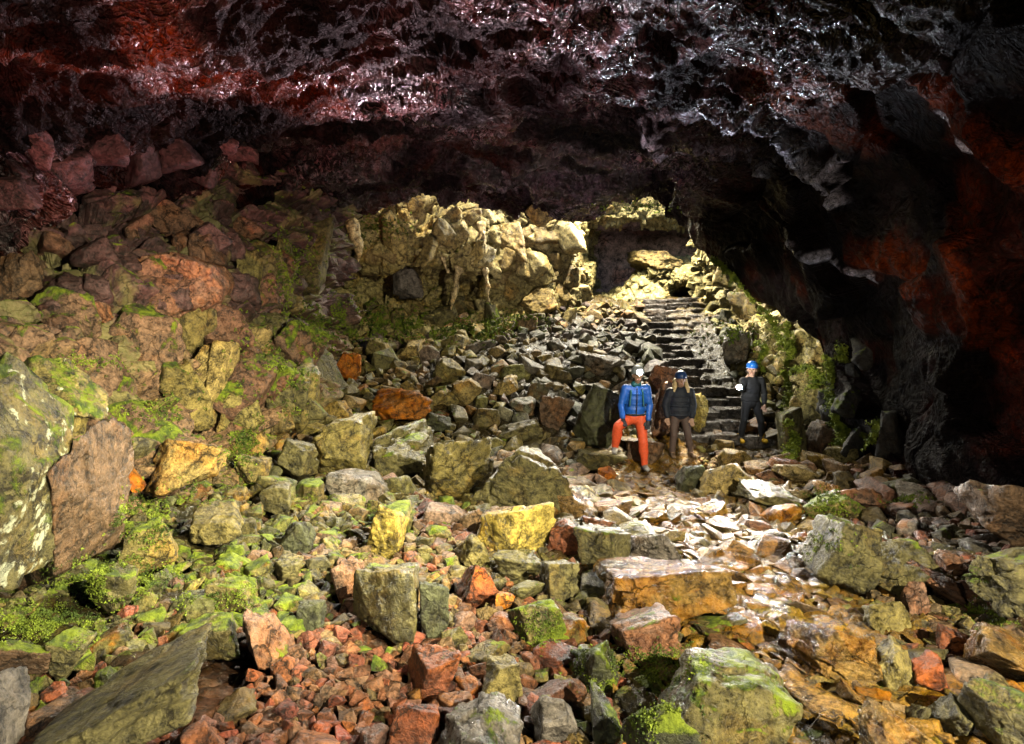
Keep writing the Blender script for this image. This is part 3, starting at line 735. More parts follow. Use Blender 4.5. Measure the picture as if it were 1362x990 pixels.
for bi, (u0, v0, u1, v1, Y, code, moss, wet, tilt, lab) in enumerate(BOULDERS):
    uc, vc = (u0 + u1) / 2, (v0 + v1) / 2; wp, hp = u1 - u0, v1 - v0
    if Y == -1:
        c_, n_v, ob_ = cast(uc, vc); Y = min(c_[1] + .12 * wp / F * c_[1], 17.4 if 500 < uc < 600 else 99)
    if Y == 0:
        h_ = hit(uc, v1 - .12 * hp); Yb = h_[1] if h_ is not None else 17.0
        w0 = wp / F * Yb; Y = Yb + .30 * w0
    w = wp / F * Y; h = hp / F * Y
    a = abs(R(tilt)); ca, sa = math.cos(a), math.sin(a)
    det = max(ca * ca - sa * sa, .35)
    a_ = max((w * ca - h * sa) / det, .35 * w); b_ = max((h * ca - w * sa) / det, .3 * h)
    c = P(uc, vc, Y)
    sub = 6 if wp > 120 else 5
    v, f = rock_verts(sub, 500 + bi, planes=int(rng.integers(9, 15)), p=60, rough=.04)
    me = mesh_np('boulder', v, f); me.materials.append(M_rock)
    o = stone_obj('boulder', me, c, (a_ / 2 * 1.1, max(w, h) * .46, b_ / 2 * 1.1), 0, tilt, np.array(CODES[code]) * rng.uniform(.9, 1.15), moss, wet, .9 if code == 'X' else (.22 if 'orange' in lab and 'beside' not in lab and code in 'KT' else (.2 if code in 'RPB' else 0)), .9 if 'lichen' in lab and 'above' not in lab[30:] or 'pale lichen' in lab else 0)
    tag(o, lab, 'boulder', 'large boulders lying on the cave floor')
    placed.append((c[0], c[1], c[2], (a_ + b_) / 4 * .95)); rocks.append(o)

# ---- fill: many sizes, placed in plan
cand = []
PL = np.array(placed)


def zone_ok(x, y):
    if y > 19.5: return False
    if x > (5.9 if y < 12.8 else 7.2): return False
    t = (y - 12.4) / 7.3
    if 0 < t < 1 and abs(x - (4.0 + t * .95)) < .86: return False      # the stairs
    return True


hash_ = {}


def hadd(x, y, r, i): hash_.setdefault((int(x // .6), int(y // .6)), []).append((x, y, r))


def hfree(x, y, r, k=.78):
    cx, cy = int(x // .6), int(y // .6); q = int((r + 1.0) // .6) + 1
    for a in range(cx - q, cx + q + 1):
        for b in range(cy - q, cy + q + 1):
            for (X_, Y_, R_) in hash_.get((a, b), ()):
                if (X_ - x) ** 2 + (Y_ - y) ** 2 < (k * (r + R_)) ** 2: return False
    return True


for p_ in placed:
    hadd(p_[0], p_[1], min(p_[3], .6), 0); hadd(p_[0], p_[1] - p_[3] * .7, min(p_[3], .6) * .75, 0)
PEOPLE_FEET = [(2.25, 10.8), (3.1, 11.5), (4.68, 12.2)]
for (x, y) in PEOPLE_FEET: hadd(x, y, .35, 0)
stones = []
for r0, r1, tries, lift in ((.20, .32, 2600, .25), (.12, .20, 9000, .2), (.075, .12, 26000, .15), (.045, .075, 60000, .1), (.028, .045, 50000, .1)):
    for _ in range(tries):
        y = 2.6 + 17 * rng.random() ** 1.5; x = rng.uniform(-.84 * y - .2, .84 * y + .2)
        if x < -5.6 or not zone_ok(x, y): continue
        if r1 <= .045 and y > 6.5: continue
        if r1 <= .075 and y > 11.5: continue
        r = rng.uniform(r0, r1)
        red = math.exp(-((x + 1.0) ** 2 + (y - 3.9) ** 2) / .9)
        if r > .07 and rng.random() < red * 1.1: continue
        if r > .10 and y < 7.5 and rng.random() < .82: continue
        if r > .16 and y < 7: continue
        if any(abs(x - fx) < .55 and fy - 1.5 < y < fy + .3 for fx, fy in PEOPLE_FEET) and r > .06: continue
        if math.hypot(x + 2.1, (y - 3.9) * .8) < .42: continue
        if r > .2 and (rng.random() < .35 or abs(x - 2.2) < .8 and y < 10): continue
        if not hfree(x, y, r, .78 if r > .075 else .60): continue
        hadd(x, y, r, 0)
        stones.append((x, y, r))
SX = np.array(stones); sz = floor_z(SX[:, :2])
ctr = np.concatenate([SX[:, :2], (sz + .25 * SX[:, 2] - .03)[:, None]], 1)
uu, vv, dep = proj(ctr)
app = SX[:, 2] / dep * (np.abs(uu - CU) < 720) * (vv < 1040)
order = np.argsort(-app)
N_IND = 190
ind = set(order[:N_IND].tolist())
cname = {0: 'olive', 1: 'tan', 2: 'dark grey', 3: 'brick red', 4: 'pink brown', 5: 'orange', 6: 'golden brown', 7: 'grey', 8: 'khaki'}
cl_arr = np.array([OLV, TAN, DRK, RED, PNK, ORG, GLD, GRY, KHK])
BL = [(b[0], b[1], b[2], b[3], b[9]) for b in BOULDERS]
seen_lab = {}
verts_all, faces_all, tint_all = [], [], []; base = 0
def chip(seed):
    """sharp broken stone: the hull of a few points with its faces cut once and roughened"""
    r_ = np.random.default_rng(seed); p = r_.normal(size=(int(r_.integers(9, 15)), 3)); p /= np.linalg.norm(p, axis=1, keepdims=True); p *= r_.uniform(.75, 1, (len(p), 1))
    bm = bmesh.new()
    for q in p: bm.verts.new(q)
    bmesh.ops.convex_hull(bm, input=bm.verts[:])
    bmesh.ops.delete(bm, geom=[q for q in bm.verts if not q.link_faces], context='VERTS')
    bmesh.ops.bevel(bm, geom=bm.edges[:], offset=.045, segments=1, affect='EDGES', clamp_overlap=True)
    bmesh.ops.triangulate(bm, faces=bm.faces[:]); bm.verts.ensure_lookup_table()
    v = np.array([q.co[:] for q in bm.verts]); f = np.array([[q.index for q in fc.verts] for fc in bm.faces]); bm.free()
    v -= (v.max(0) + v.min(0)) / 2; v /= (v.max(0) - v.min(0)) / 2
    return v, f


SMALL = {3: [rock_verts(3, 900 + q, planes=int(rng.integers(8, 13)), p=60, rough=.05) for q in range(24)], 2: [chip(1300 + q) for q in range(40)]}
for i, (x, y, r) in enumerate(stones):
    colr, moss, wet = province(x, y)
    sc3 = np.array([r * rng.uniform(.85, 1.3), r * rng.uniform(.75, 1.15), r * rng.uniform(.55, .95)])
    path = math.exp(-((x - 2.2) / 1.1) ** 2) if y < 12 else 0
    sc3[2] *= 1 - .55 * path; sc3[:2] *= 1 + .25 * path
    if i in ind:
        o = stone_obj('stone', PROTO[int(rng.integers(len(PROTO)))], ctr[i], (sc3[0], sc3[1], sc3[2]), 0, rng.uniform(-25, 25), colr, moss, wet, max(0, rng.uniform(-.8, .45)))
        o.rotation_euler.z = rng.uniform(0, 6.28)
        ci = cname[int(np.argmin(((cl_arr / cl_arr.sum(1, keepdims=True) - colr / colr.sum()) ** 2).sum(1) + .02 * (np.log(cl_arr.sum(1) / colr.sum())) ** 2))]
        d2 = [((b[0] + b[2]) / 2 - uu[i]) ** 2 + ((b[1] + b[3]) / 2 - vv[i]) ** 2 for b in BL]; j = int(np.argmin(d2)); b = BL[j]
        dx = uu[i] - (b[0] + b[2]) / 2; dy = vv[i] - (b[1] + b[3]) / 2
        side = ('right of' if dx > 0 else 'left of') if abs(dx) > abs(dy) else ('below' if dy > 0 else 'above')
        ref = ' '.join(b[4].split()[:6 if moss < .45 and b[4].split()[4] in ('and', 'with', 'grey') else 5])
        for w_ in (' in', ' with', ' and', ' the', ' a', ' of', ' at', ' to', ' very', ' on', ' thick', ' left', ' cut', ' between', ' behind', ' under', ' above', ' second', ' right', ' just'):
            while ref.endswith(w_): ref = ref[:-len(w_)]
        size = 'broad' if sc3[0] > 1.3 * sc3[2] and r > .16 else ('large' if r > .22 else ('mid sized' if r > .13 else 'small'))
        if moss > .45: ci = 'mossy ' + ci
        lab = f'{size} {ci} stone {side} the {ref}'.replace(',', '')
        tag(o, lab, 'stone', 'loose stones scattered between the boulders')
        seen_lab.setdefault(lab, []).append((uu[i], vv[i], o)); rocks.append(o)
    else:
        near = y < 8
        v, f = SMALL[2][int(rng.integers(40))]
        rot = np.array(Euler((rng.uniform(-.6, .6), rng.uniform(-.6, .6), rng.uniform(0, 6.28))).to_matrix())
        q = (v * sc3) @ rot.T + ctr[i]
        verts_all.append(q); faces_all.append(f + base); base += len(v)
        t = np.empty((len(v), 4), np.float32); t[:, :3] = colr; t[:, 3] = moss; tint_all.append(t)
# labels that fell together are told apart by order
for lab, L in seen_lab.items():
    if len(L) > 1:
        L.sort(key=lambda t: t[0]); n = len(L)
        wd = ['leftmost', 'rightmost'] if n == 2 else (['leftmost', 'middle', 'rightmost'] if n == 3 else ['leftmost'] + ['second from left', 'third from left', 'fourth from left', 'fifth from left', 'sixth from left'][:n - 2] + ['rightmost'])
        for t, w_ in zip(L, wd):
            q = f'{w_} of the ' + lab.replace(' stone ', ' stones ', 1)
            if len(q.split()) > 16: q = q.replace(' of the ', ' of ', 1).replace('mid sized ', '', 1)
            t[2]['label'] = ' '.join(q.split()[:16])
RV = np.concatenate(verts_all); RF = np.concatenate(faces_all)
rm = mesh_np('rubble', RV, RF, smooth=False)
at = rm.attributes.new('tint', 'FLOAT_COLOR', 'POINT'); at.data.foreach_set('color', np.concatenate(tint_all).ravel())
tag(link('rubble', rm, M_rub), 'small angular stones packed between the boulders', 'rubble', kind='stuff')
print('stones', len(stones), 'individual', len(rocks))

# ------------------------------------------------------------------ stairs
st = bpy.data.objects.new('stone_staircase', None); COL.objects.link(st); st.location = (4.0, 12.4, .25)
tag(st, 'rough wet stone staircase climbing towards the lit far chamber', 'staircase')
NS = 17


def slab(seed):
    r_ = np.random.default_rng(seed); d, f = ICO[4]
    n = np.array([[1, 0, 0], [-1, 0, 0], [0, 1, 0], [0, -1, 0], [0, 0, 1], [0, 0, -1.]]) + r_.normal(size=(6, 3)) * .07; n /= np.linalg.norm(n, axis=1, keepdims=True)
    s_ = np.maximum(d @ n.T, 0); v = d / ((s_ ** 30).sum(1) ** (1 / 30))[:, None]
    v = v * (1 + .06 * fbm(v * 2 + seed, 4, seed) + .03 * blocky(v * 2 + seed, seed)[0])[:, None]
    return v, f


STEPS = [slab(40 + q) for q in range(8)]
for k in range(NS):
    t = k / (NS - 1); y = 12.45 + t * 7.2; xc = 4.0 + t * .95; z = .30 + t * 3.05
    vs_, fs_, b_ = [], [], 0; x0 = xc - .86 - rng.uniform(0, .1); x1 = xc + .84
    while x0 < x1:
        wd = rng.uniform(.35, .75); v, f = STEPS[int(rng.integers(8))]
        r2 = np.array([[np.cos(q := rng.choice([0, 3.1416]) + rng.uniform(-.16, .16)), -np.sin(q), 0], [np.sin(q), np.cos(q), 0], [0, 0, 1]])
        q = v @ r2.T * [wd / 2 * 1.02, .30, .115] + [x0 + wd / 2 - 4.0, y - 12.4 + rng.uniform(-.09, .09), z - .25 - .06 + rng.uniform(-.045, .035)]
        vs_.append(q); fs_.append(f + b_); b_ += len(v); x0 += wd
    me = mesh_np('step', np.concatenate(vs_), np.concatenate(fs_)); me.materials.append(M_rock)
    o = link('step', me, None, st); q_ = rng.uniform(.6, 1.1); o.color = (.10 * q_, .085 * q_, .070 * q_, 1); o['moss'] = -.1; o['wet'] = 1.0

bpy.context.view_layer.update(); DG = bpy.context.evaluated_depsgraph_get()


# ------------------------------------------------------------------ blended bodies
def tube_mesh(name, segs, voxel=.012, ell=(), smooth=2, noise=0, nscale=8, keep=None):
    """segs: (p0, r0, p1, r1); ell: (centre, (rx, ry, rz)) -> one closed continuous surface"""
    bm = bmesh.new()
    def sph(c, r, n=2):
        sc = r if isinstance(r, (tuple, list)) else (r, r, r)
        bmesh.ops.create_icosphere(bm, subdivisions=n + 1, radius=1, matrix=Matrix.Translation(Vector(c)) @ Matrix.Diagonal((*sc, 1)))
    for p0, r0, p1, r1 in segs:
        p0, p1 = Vector(p0), Vector(p1); d = p1 - p0; L = d.length
        sph(p0, r0); sph(p1, r1)
        if L > 1e-4:
            bmesh.ops.create_cone(bm, cap_ends=True, segments=20, radius1=r0, radius2=r1, depth=L, matrix=Matrix.Translation((p0 + p1) / 2) @ d.to_track_quat('Z', 'Y').to_matrix().to_4x4())
    for c, r in ell: sph(c, r, 3)
    me = bpy.data.meshes.new('t'); bm.to_mesh(me); bm.free()
    o = bpy.data.objects.new('t', me); COL.objects.link(o)
    md = o.modifiers.new('r', 'REMESH'); md.mode = 'VOXEL'; md.voxel_size = voxel
    ms = o.modifiers.new('s', 'SMOOTH'); ms.iterations = smooth; ms.factor = .6
    bpy.context.view_layer.update(); dg = bpy.context.evaluated_depsgraph_get()
    m2 = bpy.data.meshes.new_from_object(o.evaluated_get(dg), depsgraph=dg); m2.name = name
    COL.objects.unlink(o); bpy.data.objects.remove(o)
    if noise:
        v = np.empty(len(m2.vertices) * 3, np.float32); m2.vertices.foreach_get('co', v); v = v.reshape(-1, 3).astype(float)
        n = np.empty(len(m2.vertices) * 3, np.float32); m2.vertices.foreach_get('normal', n); n = n.reshape(-1, 3)
        v += n * (noise * fbm(v * nscale, 4, 3))[:, None]; m2.vertices.foreach_set('co', v.astype(np.float32).ravel())
    m2.polygons.foreach_set('use_smooth', [True] * len(m2.polygons)); m2.update()
    return m2


SKIN = plain_mat('skin', (.45, .27, .19), .6); GLOVE = plain_mat('dark_glove', (.02, .02, .028), .6)
BLUE = plain_mat('blue_shell', (.015, .11, .50), .45, weave=.012); ORNG = plain_mat('orange_cloth', (.75, .10, .03), .65, weave=.008)
NAVY = plain_mat('dark_navy_cloth', (.010, .015, .028), .7, weave=.012); LEGG = plain_mat('brown_leggings', (.10, .065, .055), .7, weave=.01)
BOOT = plain_mat('brown_boots', (.16, .10, .06), .6); BLK = plain_mat('black_cloth', (.006, .007, .010), .8, weave=.008)
GREYB = plain_mat('grey_boot', (.35, .33, .32), .6); YEL = plain_mat('yellow_boot', (.7, .40, .02), .5); HAIR = plain_mat('blond_hair', (.62, .46, .24), .55, weave=.05)
HELM = plain_mat('helmet_navy', (.02, .05, .16), .3); HELB = plain_mat('helmet_blue', (.02, .16, .65), .25); HELG = plain_mat('helmet_grey', (.30, .33, .36), .3)
DHAIR = plain_mat('dark_hair', (.03, .02, .015), .6, weave=.04); TEAL = plain_mat('dark_teal_trim', (.01, .10, .12), .5); STRAP = plain_mat('strap', (.03, .03, .03), .6)
EYE = plain_mat('eye', (.02, .015, .01), .2); LIP = plain_mat('lip', (.40, .14, .12), .5)
LENS = plain_mat('lit_lens', (.9, .95, 1), .2, emis=(.92, .96, 1), es=260)


def hand(sg, w_, d, side, r=.018, n=5):
    """palm + four fingers + thumb as capsules; d: pointing direction, side: across the palm"""
    w_, d, side = Vector(w_), Vector(d).normalized(), Vector(side).normalized(); nrm = d.cross(side).normalized()
    pal = w_ + d * .075
    sg.append((w_, .026, pal, .03))
    for k, (L, o_) in enumerate(((.062, -.030), (.072, -.010), (.068, .010), (.052, .030))):
        a = pal + side * o_; b = a + d * L * .55 + nrm * .008; c = b + d * L * .45 + nrm * .028
        sg.append((w_ + side * o_ * .5, .013, a, .0115)); sg.append((a, .0115, b, .0105)); sg.append((b, .0105, c, .009))
    a = w_ + d * .025 - side * .02; b = a + d * .03 - side * .035; sg.append((a, .015, b, .012)); sg.append((b, .012, b + d * .03, .010))


def head(sg, el, c, yaw=0):
    c = Vector(c); f = Vector((math.sin(yaw), -math.cos(yaw), 0)); s = Vector((math.cos(yaw), math.sin(yaw), 0))
    el.append((c + Vector((0, 0, .02)), (.078, .092, .105))); el.append((c + f * .018 - Vector((0, 0, .055)), (.058, .062, .062)))
    sg.append((c + f * .085 + Vector((0, 0, .012)), .010, c + f * .105 - Vector((0, 0, .022)), .017))      # nose
    for q in (-1, 1): el.append((c + s * .080 * q + Vector((0, 0, -.005)), (.014, .020, .032)))            # ears
    sg.append((c + f * .082 - Vector((0, 0, .060)) - s * .02, .010, c + f * .082 - Vector((0, 0, .060)) + s * .02, .010))
    for q in (-1, 1): sg.append((c + f * .078 + s * (.018 * q) + Vector((0, 0, .030)), .010, c + f * .074 + s * (.048 * q) + Vector((0, 0, .030)), .009))


def face_bits(root, c, yaw=0):
    c = Vector(c); f = Vector((math.sin(yaw), -math.cos(yaw), 0)); s = Vector((math.cos(yaw), math.sin(yaw), 0))
    for q in (-1, 1): link('eye', tube_mesh('eye', [], .004, [(c + f * .086 + s * .031 * q + Vector((0, 0, .012)), (.012, .009, .008))], 1), EYE, root)
    link('mouth', tube_mesh('mouth', [(c + f * .092 - Vector((0, 0, .060)) - s * .018, .006, c + f * .092 - Vector((0, 0, .060)) + s * .018, .006)], .003, smooth=1), LIP, root)


def person(loc, label, J, M, hel, hair=None, extra=None, yaw=0):
    """J: joints (local metres, x right in the photo, -y towards the camera); M: materials"""
    root = bpy.data.objects.new('person', None); COL.objects.link(root); root.location = loc; tag(root, label, 'person')
    h = Vector(J['head']); nk = Vector(J['neck']); pe = Vector(J['pelvis'])
    sg, el = [], []
    head(sg, el, h, yaw)
    sg.append((nk, .055, h - Vector((0, 0, .06)), .05)); sg.append((nk - Vector((0, 0, .04)), .06, pe, .12))
    el.append(((nk + pe) / 2 + Vector((0, 0, .10)), (.165, .105, .22))); el.append((pe, (.155, .11, .11)))
    for s in 'LR':
        sh, eb, wr = [Vector(J[k + s]) for k in ('sh', 'el', 'wr')]
        sg += [(nk - Vector((0, 0, .06)), .05, sh, .052), (sh, .052, eb, .038), (eb, .038, wr, .026)]
        hand(sg, wr, Vector(J['hd' + s]), Vector(J.get('hs' + s, (1, 0, 0))))
        hp, kn, an, to = [Vector(J[k + s]) for k in ('hp', 'kn', 'an', 'to')]
        sg += [(hp, .085, kn, .055), (kn, .055, kn * .6 + an * .4, .055), (kn * .6 + an * .4, .055, an, .036), (an, .036, to, .035)]
    link('body', tube_mesh('body', sg, .009, el, 2), M['skin'], root)
    face_bits(root, h, yaw)
    # jacket
    jw = M.get('jw', 1.0); sg, el = [], []
    hem = pe + Vector((0, 0, M.get('hem', -.02)))
    el += [((nk * .62 + pe * .38), (.19 * jw, .135 * jw, .25)), (hem + Vector((0, 0, .10)), (.178 * jw, .135 * jw, .14)), (hem * .7 + nk * .3, (.182 * jw, .135 * jw, .18))]
    sg.append((nk - Vector((0, 0, .05)), .085, nk + Vector((0, 0, .02)), .07))
    for s in 'LR':
        sh, eb, wr = [Vector(J[k + s]) for k in ('sh', 'el', 'wr')]
        sg += [(nk - Vector((0, 0, .07)), .075, sh, .08 * jw), (sh, .08 * jw, eb, .06 * jw), (eb, .06 * jw, eb * .12 + wr * .88, .046 * jw)]
    for q in range(5):      # quilting and folds round the trunk
        z = hem.lerp(nk, .12 + q * .16); el.append((z, (.186 * jw, .141 * jw, .026)))
    link('jacket', tube_mesh('jacket', sg, .010, el, 2, .012, 9), M['top'], root)
    # trousers
    sg, el = [], [(pe + Vector((0, 0, -.01)), (.165, .125, .13))]; lw = M.get('lw', 1.0)
    for s in 'LR':
        hp, kn, an = [Vector(J[k + s]) for k in ('hp', 'kn', 'an')]
        sg += [(hp, .10 * max(.97, min(lw, 1.05)), kn, .075 * lw), (kn, .075 * lw, kn * .55 + an * .45, .072 * lw), (kn * .55 + an * .45, .072 * lw, an * .92 + kn * .08, .056 * lw)]
    link('trousers', tube_mesh('trousers', sg, .010, el, 3, .016, 5), M['leg'], root)
    for s in 'LR':
        an, to = Vector(J['an' + s]), Vector(J['to' + s])
        bo = link('boot', tube_mesh('boot', [(an + Vector((0, 0, .07)), .058, an, .055), (an - Vector((0, 0, .03)), .052, to, .045)], .008, [(to, (.048, .06, .04))], 1), M['boot'], root)
        hd = Vector(J['hd' + s]); wr = Vector(J['wr' + s])
        if M.get('glove'):
            g = []; hand(g, wr, hd, Vector(J.get('hs' + s, (1, 0, 0)))); g = [(a, r0 + .004, b, r1 + .004) for a, r0, b, r1 in g]
            link('glove', tube_mesh('glove', g, .006, smooth=1), GLOVE, root)
    # helmet
    hc = h + Vector((0, 0, .075)); f = Vector((math.sin(yaw), -math.cos(yaw), 0))
    bm = bmesh.new(); bmesh.ops.create_icosphere(bm, subdivisions=4, radius=1, matrix=Matrix.Translation(hc) @ Matrix.Diagonal((.108, .128, .105, 1)))
    bmesh.ops.bisect_plane(bm, geom=bm.verts[:] + bm.edges[:] + bm.faces[:], plane_co=hc - Vector((0, 0, .03)), plane_no=(0, 0, -1), clear_outer=True)
    bmesh.ops.solidify(bm, geom=bm.faces[:], thickness=.012)
    bmesh.ops.create_cone(bm, cap_ends=True, segments=28, radius1=.115, radius2=.110, depth=.014, matrix=Matrix.Translation(hc + f * .018 - Vector((0, 0, .030))) @ Matrix.Diagonal((1, 1.18, 1, 1)))
    me = bpy.data.meshes.new('helmet'); bm.to_mesh(me); bm.free(); me.polygons.foreach_set('use_smooth', [True] * len(me.polygons)); hm = link('helmet', me, hel, root)
    if M.get('lamp'):
        L = hc + f * .15 - Vector((0, 0, .01))
        bm = bmesh.new(); bmesh.ops.create_cone(bm, cap_ends=True, segments=24, radius1=.045, radius2=.052, depth=.05, matrix=Matrix.Translation(L - f * .01) @ f.to_track_quat('Z', 'Y').to_matrix().to_4x4())
        me = bpy.data.meshes.new('headlamp'); bm.to_mesh(me); bm.free(); hl = link('headlamp', me, STRAP, root)
        bm = bmesh.new(); bmesh.ops.create_icosphere(bm, subdivisions=3, radius=1, matrix=Matrix.Translation(L + f * .018) @ Matrix.Diagonal((.046, .026, .046, 1)))
        me = bpy.data.meshes.new('lens'); bm.to_mesh(me); bm.free(); link('lens', me, LENS, hl)
    if hair: link('hair', tube_mesh('hair', [(Vector(a), r0, Vector(b), r1) for a, r0, b, r1 in hair], .009, smooth=1, noise=.02, nscale=22), M['hair'], root)
    return root


def ground(x, y): return float(floor_z(np.array([[x, y]]))[0])


X0, Y0 = 2.14, 10.8; zg = -.03
man = person((X0, Y0, zg), 'person in blue jacket and orange trousers, one foot raised on a rock, headlamp shining', dict(
    head=(.02, -.08, 1.66), neck=(.01, -.02, 1.48), pelvis=(-.01, .04, .94),
    shL=(-.175, -.02, 1.43), elL=(-.25, -.03, 1.16), wrL=(-.24, -.18, .92), hdL=(.1, -.3, -.5), shR=(.185, -.01, 1.43), elR=(.25, .0, 1.15), wrR=(.21, -.08, .88), hdR=(-.15, -.1, -1),
    hpL=(-.10, .03, .90), knL=(-.33, -.22, .80), anL=(-.36, -.10, .42), toL=(-.39, -.25, .37), hpR=(.10, .03, .90), knR=(.14, -.03, .50), anR=(.18, .02, .08), toR=(.19, -.14, .045)),
    dict(skin=SKIN, top=BLUE, leg=ORNG, boot=GREYB, glove=True, jw=1.0, lw=1.12, lamp=True, hair=DHAIR), HELG, hair=[((-.05, .0, 1.62), .05, (.07, .0, 1.62), .05), ((.0, .02, 1.62), .06, (.02, .03, 1.54), .05)])
link('zip', tube_mesh('zip', [((.0, -.150, 1.44), .008, (.0, -.165, 1.20), .008), ((.0, -.165, 1.20), .008, (-.005, -.135, .98), .008)], .005), STRAP, man)
for q in (-1, 1): link('shoulder_strap', tube_mesh('shoulder_strap', [((.09 * q, .02, 1.50), .017, (.10 * q, -.125, 1.38), .017), ((.10 * q, -.125, 1.38), .017, (.12 * q, -.13, 1.14), .014)], .006), TEAL, man)
link('belt', tube_mesh('belt', [((-.15, -.08, .985), .016, (.0, -.145, .985), .016), ((.0, -.145, .985), .016, (.15, -.08, .985), .016)], .006), STRAP, man)
link('collar', tube_mesh('collar', [((-.03, -.05, 1.51), .06, (.03, -.04, 1.51), .06)], .008), TEAL, man)
X1, Y1 = 3.08, 11.4; zg1 = .03
woman = person((X1, Y1, zg1), 'person with blond hair, navy jacket and brown leggings standing between the two lights', dict(
    head=(-.01, -.05, 1.47), neck=(-.01, 0, 1.31), pelvis=(0, .03, .84),
    shL=(-.18, 0, 1.25), elL=(-.27, .02, 1.0), wrL=(-.24, -.06, .79), hdL=(.05, -.1, -1), shR=(.17, 0, 1.25), elR=(.25, .02, 1.0), wrR=(.20, -.08, .78), hdR=(0, -.1, -1),
    hpL=(-.09, .02, .80), knL=(-.12, -.03, .46), anL=(-.12, .03, .12), toL=(-.14, -.12, .08), hpR=(.09, .02, .80), knR=(.15, -.03, .46), anR=(.22, .04, .12), toR=(.24, -.11, .08)),
    dict(skin=SKIN, top=NAVY, leg=LEGG, boot=BOOT, jw=1.12, hem=-.08, lw=.86, hair=HAIR), HELM,
    hair=[((-.085, .0, 1.47), .035, (-.115, -.03, 1.36), .045), ((-.115, -.03, 1.36), .045, (-.12, -.06, 1.27), .03), ((.085, .0, 1.47), .035, (.11, -.03, 1.36), .045), ((.11, -.03, 1.36), .045, (.12, -.06, 1.25), .03), ((-.07, .05, 1.44), .06, (.07, .05, 1.44), .06)])
X2, Y2 = 4.70, 12.2; zg2 = .20
third = person((X2, Y2, zg2), 'person in dark clothes with blue helmet and yellow boots holding out a torch', dict(
    head=(-.03, -.06, 1.44), neck=(-.01, 0, 1.28), pelvis=(-.02, .03, .80),
    shL=(-.18, -.02, 1.22), elL=(-.26, -.16, 1.08), wrL=(-.37, -.30, 1.12), hdL=(-.5, -1, .1), shR=(.17, 0, 1.22), elR=(.25, .02, .97), wrR=(.22, -.08, .76), hdR=(0, -.1, -1),
    hpL=(-.09, .02, .77), knL=(-.16, -.04, .44), anL=(-.19, .03, .08), toL=(-.21, -.12, .045), hpR=(.09, .02, .77), knR=(.18, -.03, .44), anR=(.23, .04, .08), toR=(.25, -.11, .045)),
    dict(skin=SKIN, top=BLK, leg=BLK, boot=YEL, jw=1.0, lw=.9, hair=DHAIR), HELB, yaw=-.5, hair=[((-.06, .03, 1.40), .05, (.03, .04, 1.38), .05)])
TP = np.array([X2 - .43, Y2 - .42, zg2 + 1.14])
tr = bpy.data.objects.new('hand_torch', None); COL.objects.link(tr); tr.location = TP; tag(tr, 'lit hand torch held out by the person in the blue helmet', 'torch')
bm = bmesh.new(); bmesh.ops.create_cone(bm, cap_ends=True, segments=20, radius1=.018, radius2=.018, depth=.14, matrix=Matrix.Translation((0, .05, 0)) @ Matrix.Rotation(R(90), 4, 'X'))
bmesh.ops.create_cone(bm, cap_ends=True, segments=24, radius1=.02, radius2=.045, depth=.05, matrix=Matrix.Translation((0, -.04, 0)) @ Matrix.Rotation(R(90), 4, 'X'))
me = bpy.data.meshes.new('torch_body'); bm.to_mesh(me); bm.free(); link('torch_body', me, STRAP, tr)
bm = bmesh.new(); bmesh.ops.create_icosphere(bm, subdivisions=3, radius=1, matrix=Matrix.Translation((0, -.068, 0)) @ Matrix.Diagonal((.048, .028, .048, 1)))
me = bpy.data.meshes.new('lens'); bm.to_mesh(me); bm.free(); link('lens', me, LENS, tr)

# ------------------------------------------------------------------ blocks that break out of the walls (parts of the walls)
def wall_blocks(parent, boxes, n, s0, s1, pal, moss, tall=1.0):
    for _ in range(n):
        u0, v0, u1, v1 = boxes[int(rng.integers(len(boxes)))]; u, v = rng.uniform(u0, u1), rng.uniform(v0, v1)
        c, nn, ob = cast(u, v)
        if c is None or ob.name != parent.name: continue
        sz_ = rng.uniform(s0, s1) / F * c[1] / 2
        o = bpy.data.objects.new('wall_block', PROTO[int(rng.integers(len(PROTO)))]); COL.objects.link(o); o.parent = parent
        o.location = c - nn * sz_ * rng.uniform(.1, .5); o.rotation_euler = (rng.uniform(-.4, .4), rng.uniform(-.6, .6), rng.uniform(-.6, .6))
        o.scale = (sz_ * rng.uniform(.7, 1.3), sz_ * rng.uniform(.6, .9), sz_ * rng.uniform(.7, 1.2) * tall)
        cq = np.array(pal[int(rng.integers(len(pal)))]) * rng.uniform(.75, 1.25); o.color = (*[float(q) for q in cq], 1); o['moss'] = float(moss + rng.uniform(-.3, .3)); o['wet'] = .25


BRN, PUR = (.17, .095, .062), (.085, .05, .045)
wall_blocks(leftw, [(0, 300, 330, 420)], 34, 34, 85, [PUR, PUR, BRN], -.2, .8)
wall_blocks(leftw, [(30, 400, 400, 600)], 62, 36, 105, [BRN, KHK, (.16, .10, .065), OLV, (.24, .18, .08)], .65)
wall_blocks(leftw, [(250, 330, 420, 520)], 22, 30, 70, [KHK, OLV, BRN], .45, 1.4)
cliff = bpy.data.objects['back_cave_wall']
wall_blocks(cliff, [(640, 280, 770, 430)], 34, 18, 46, [(.5, .42, .2), (.45, .38, .18), TAN], .15)
wall_blocks(cliff, [(420, 275, 640, 350)], 12, 26, 60, [(.34, .27, .11), KHK], .3, 1.3)
wall_blocks(cliff, [(420, 415, 660, 445)], 16, 22, 48, [KHK, OLV, TAN], .5)
wall_blocks(bpy.data.objects['right_chamber_wall'], [(945, 330, 1070, 540)], 40, 16, 44, [(.42, .33, .16), KHK, TAN], .4)
wall_blocks(ceil, [(1060, 460, 1190, 640)], 12, 24, 56, [(.05, .05, .045), (.08, .075, .06)], .35, 1.2)
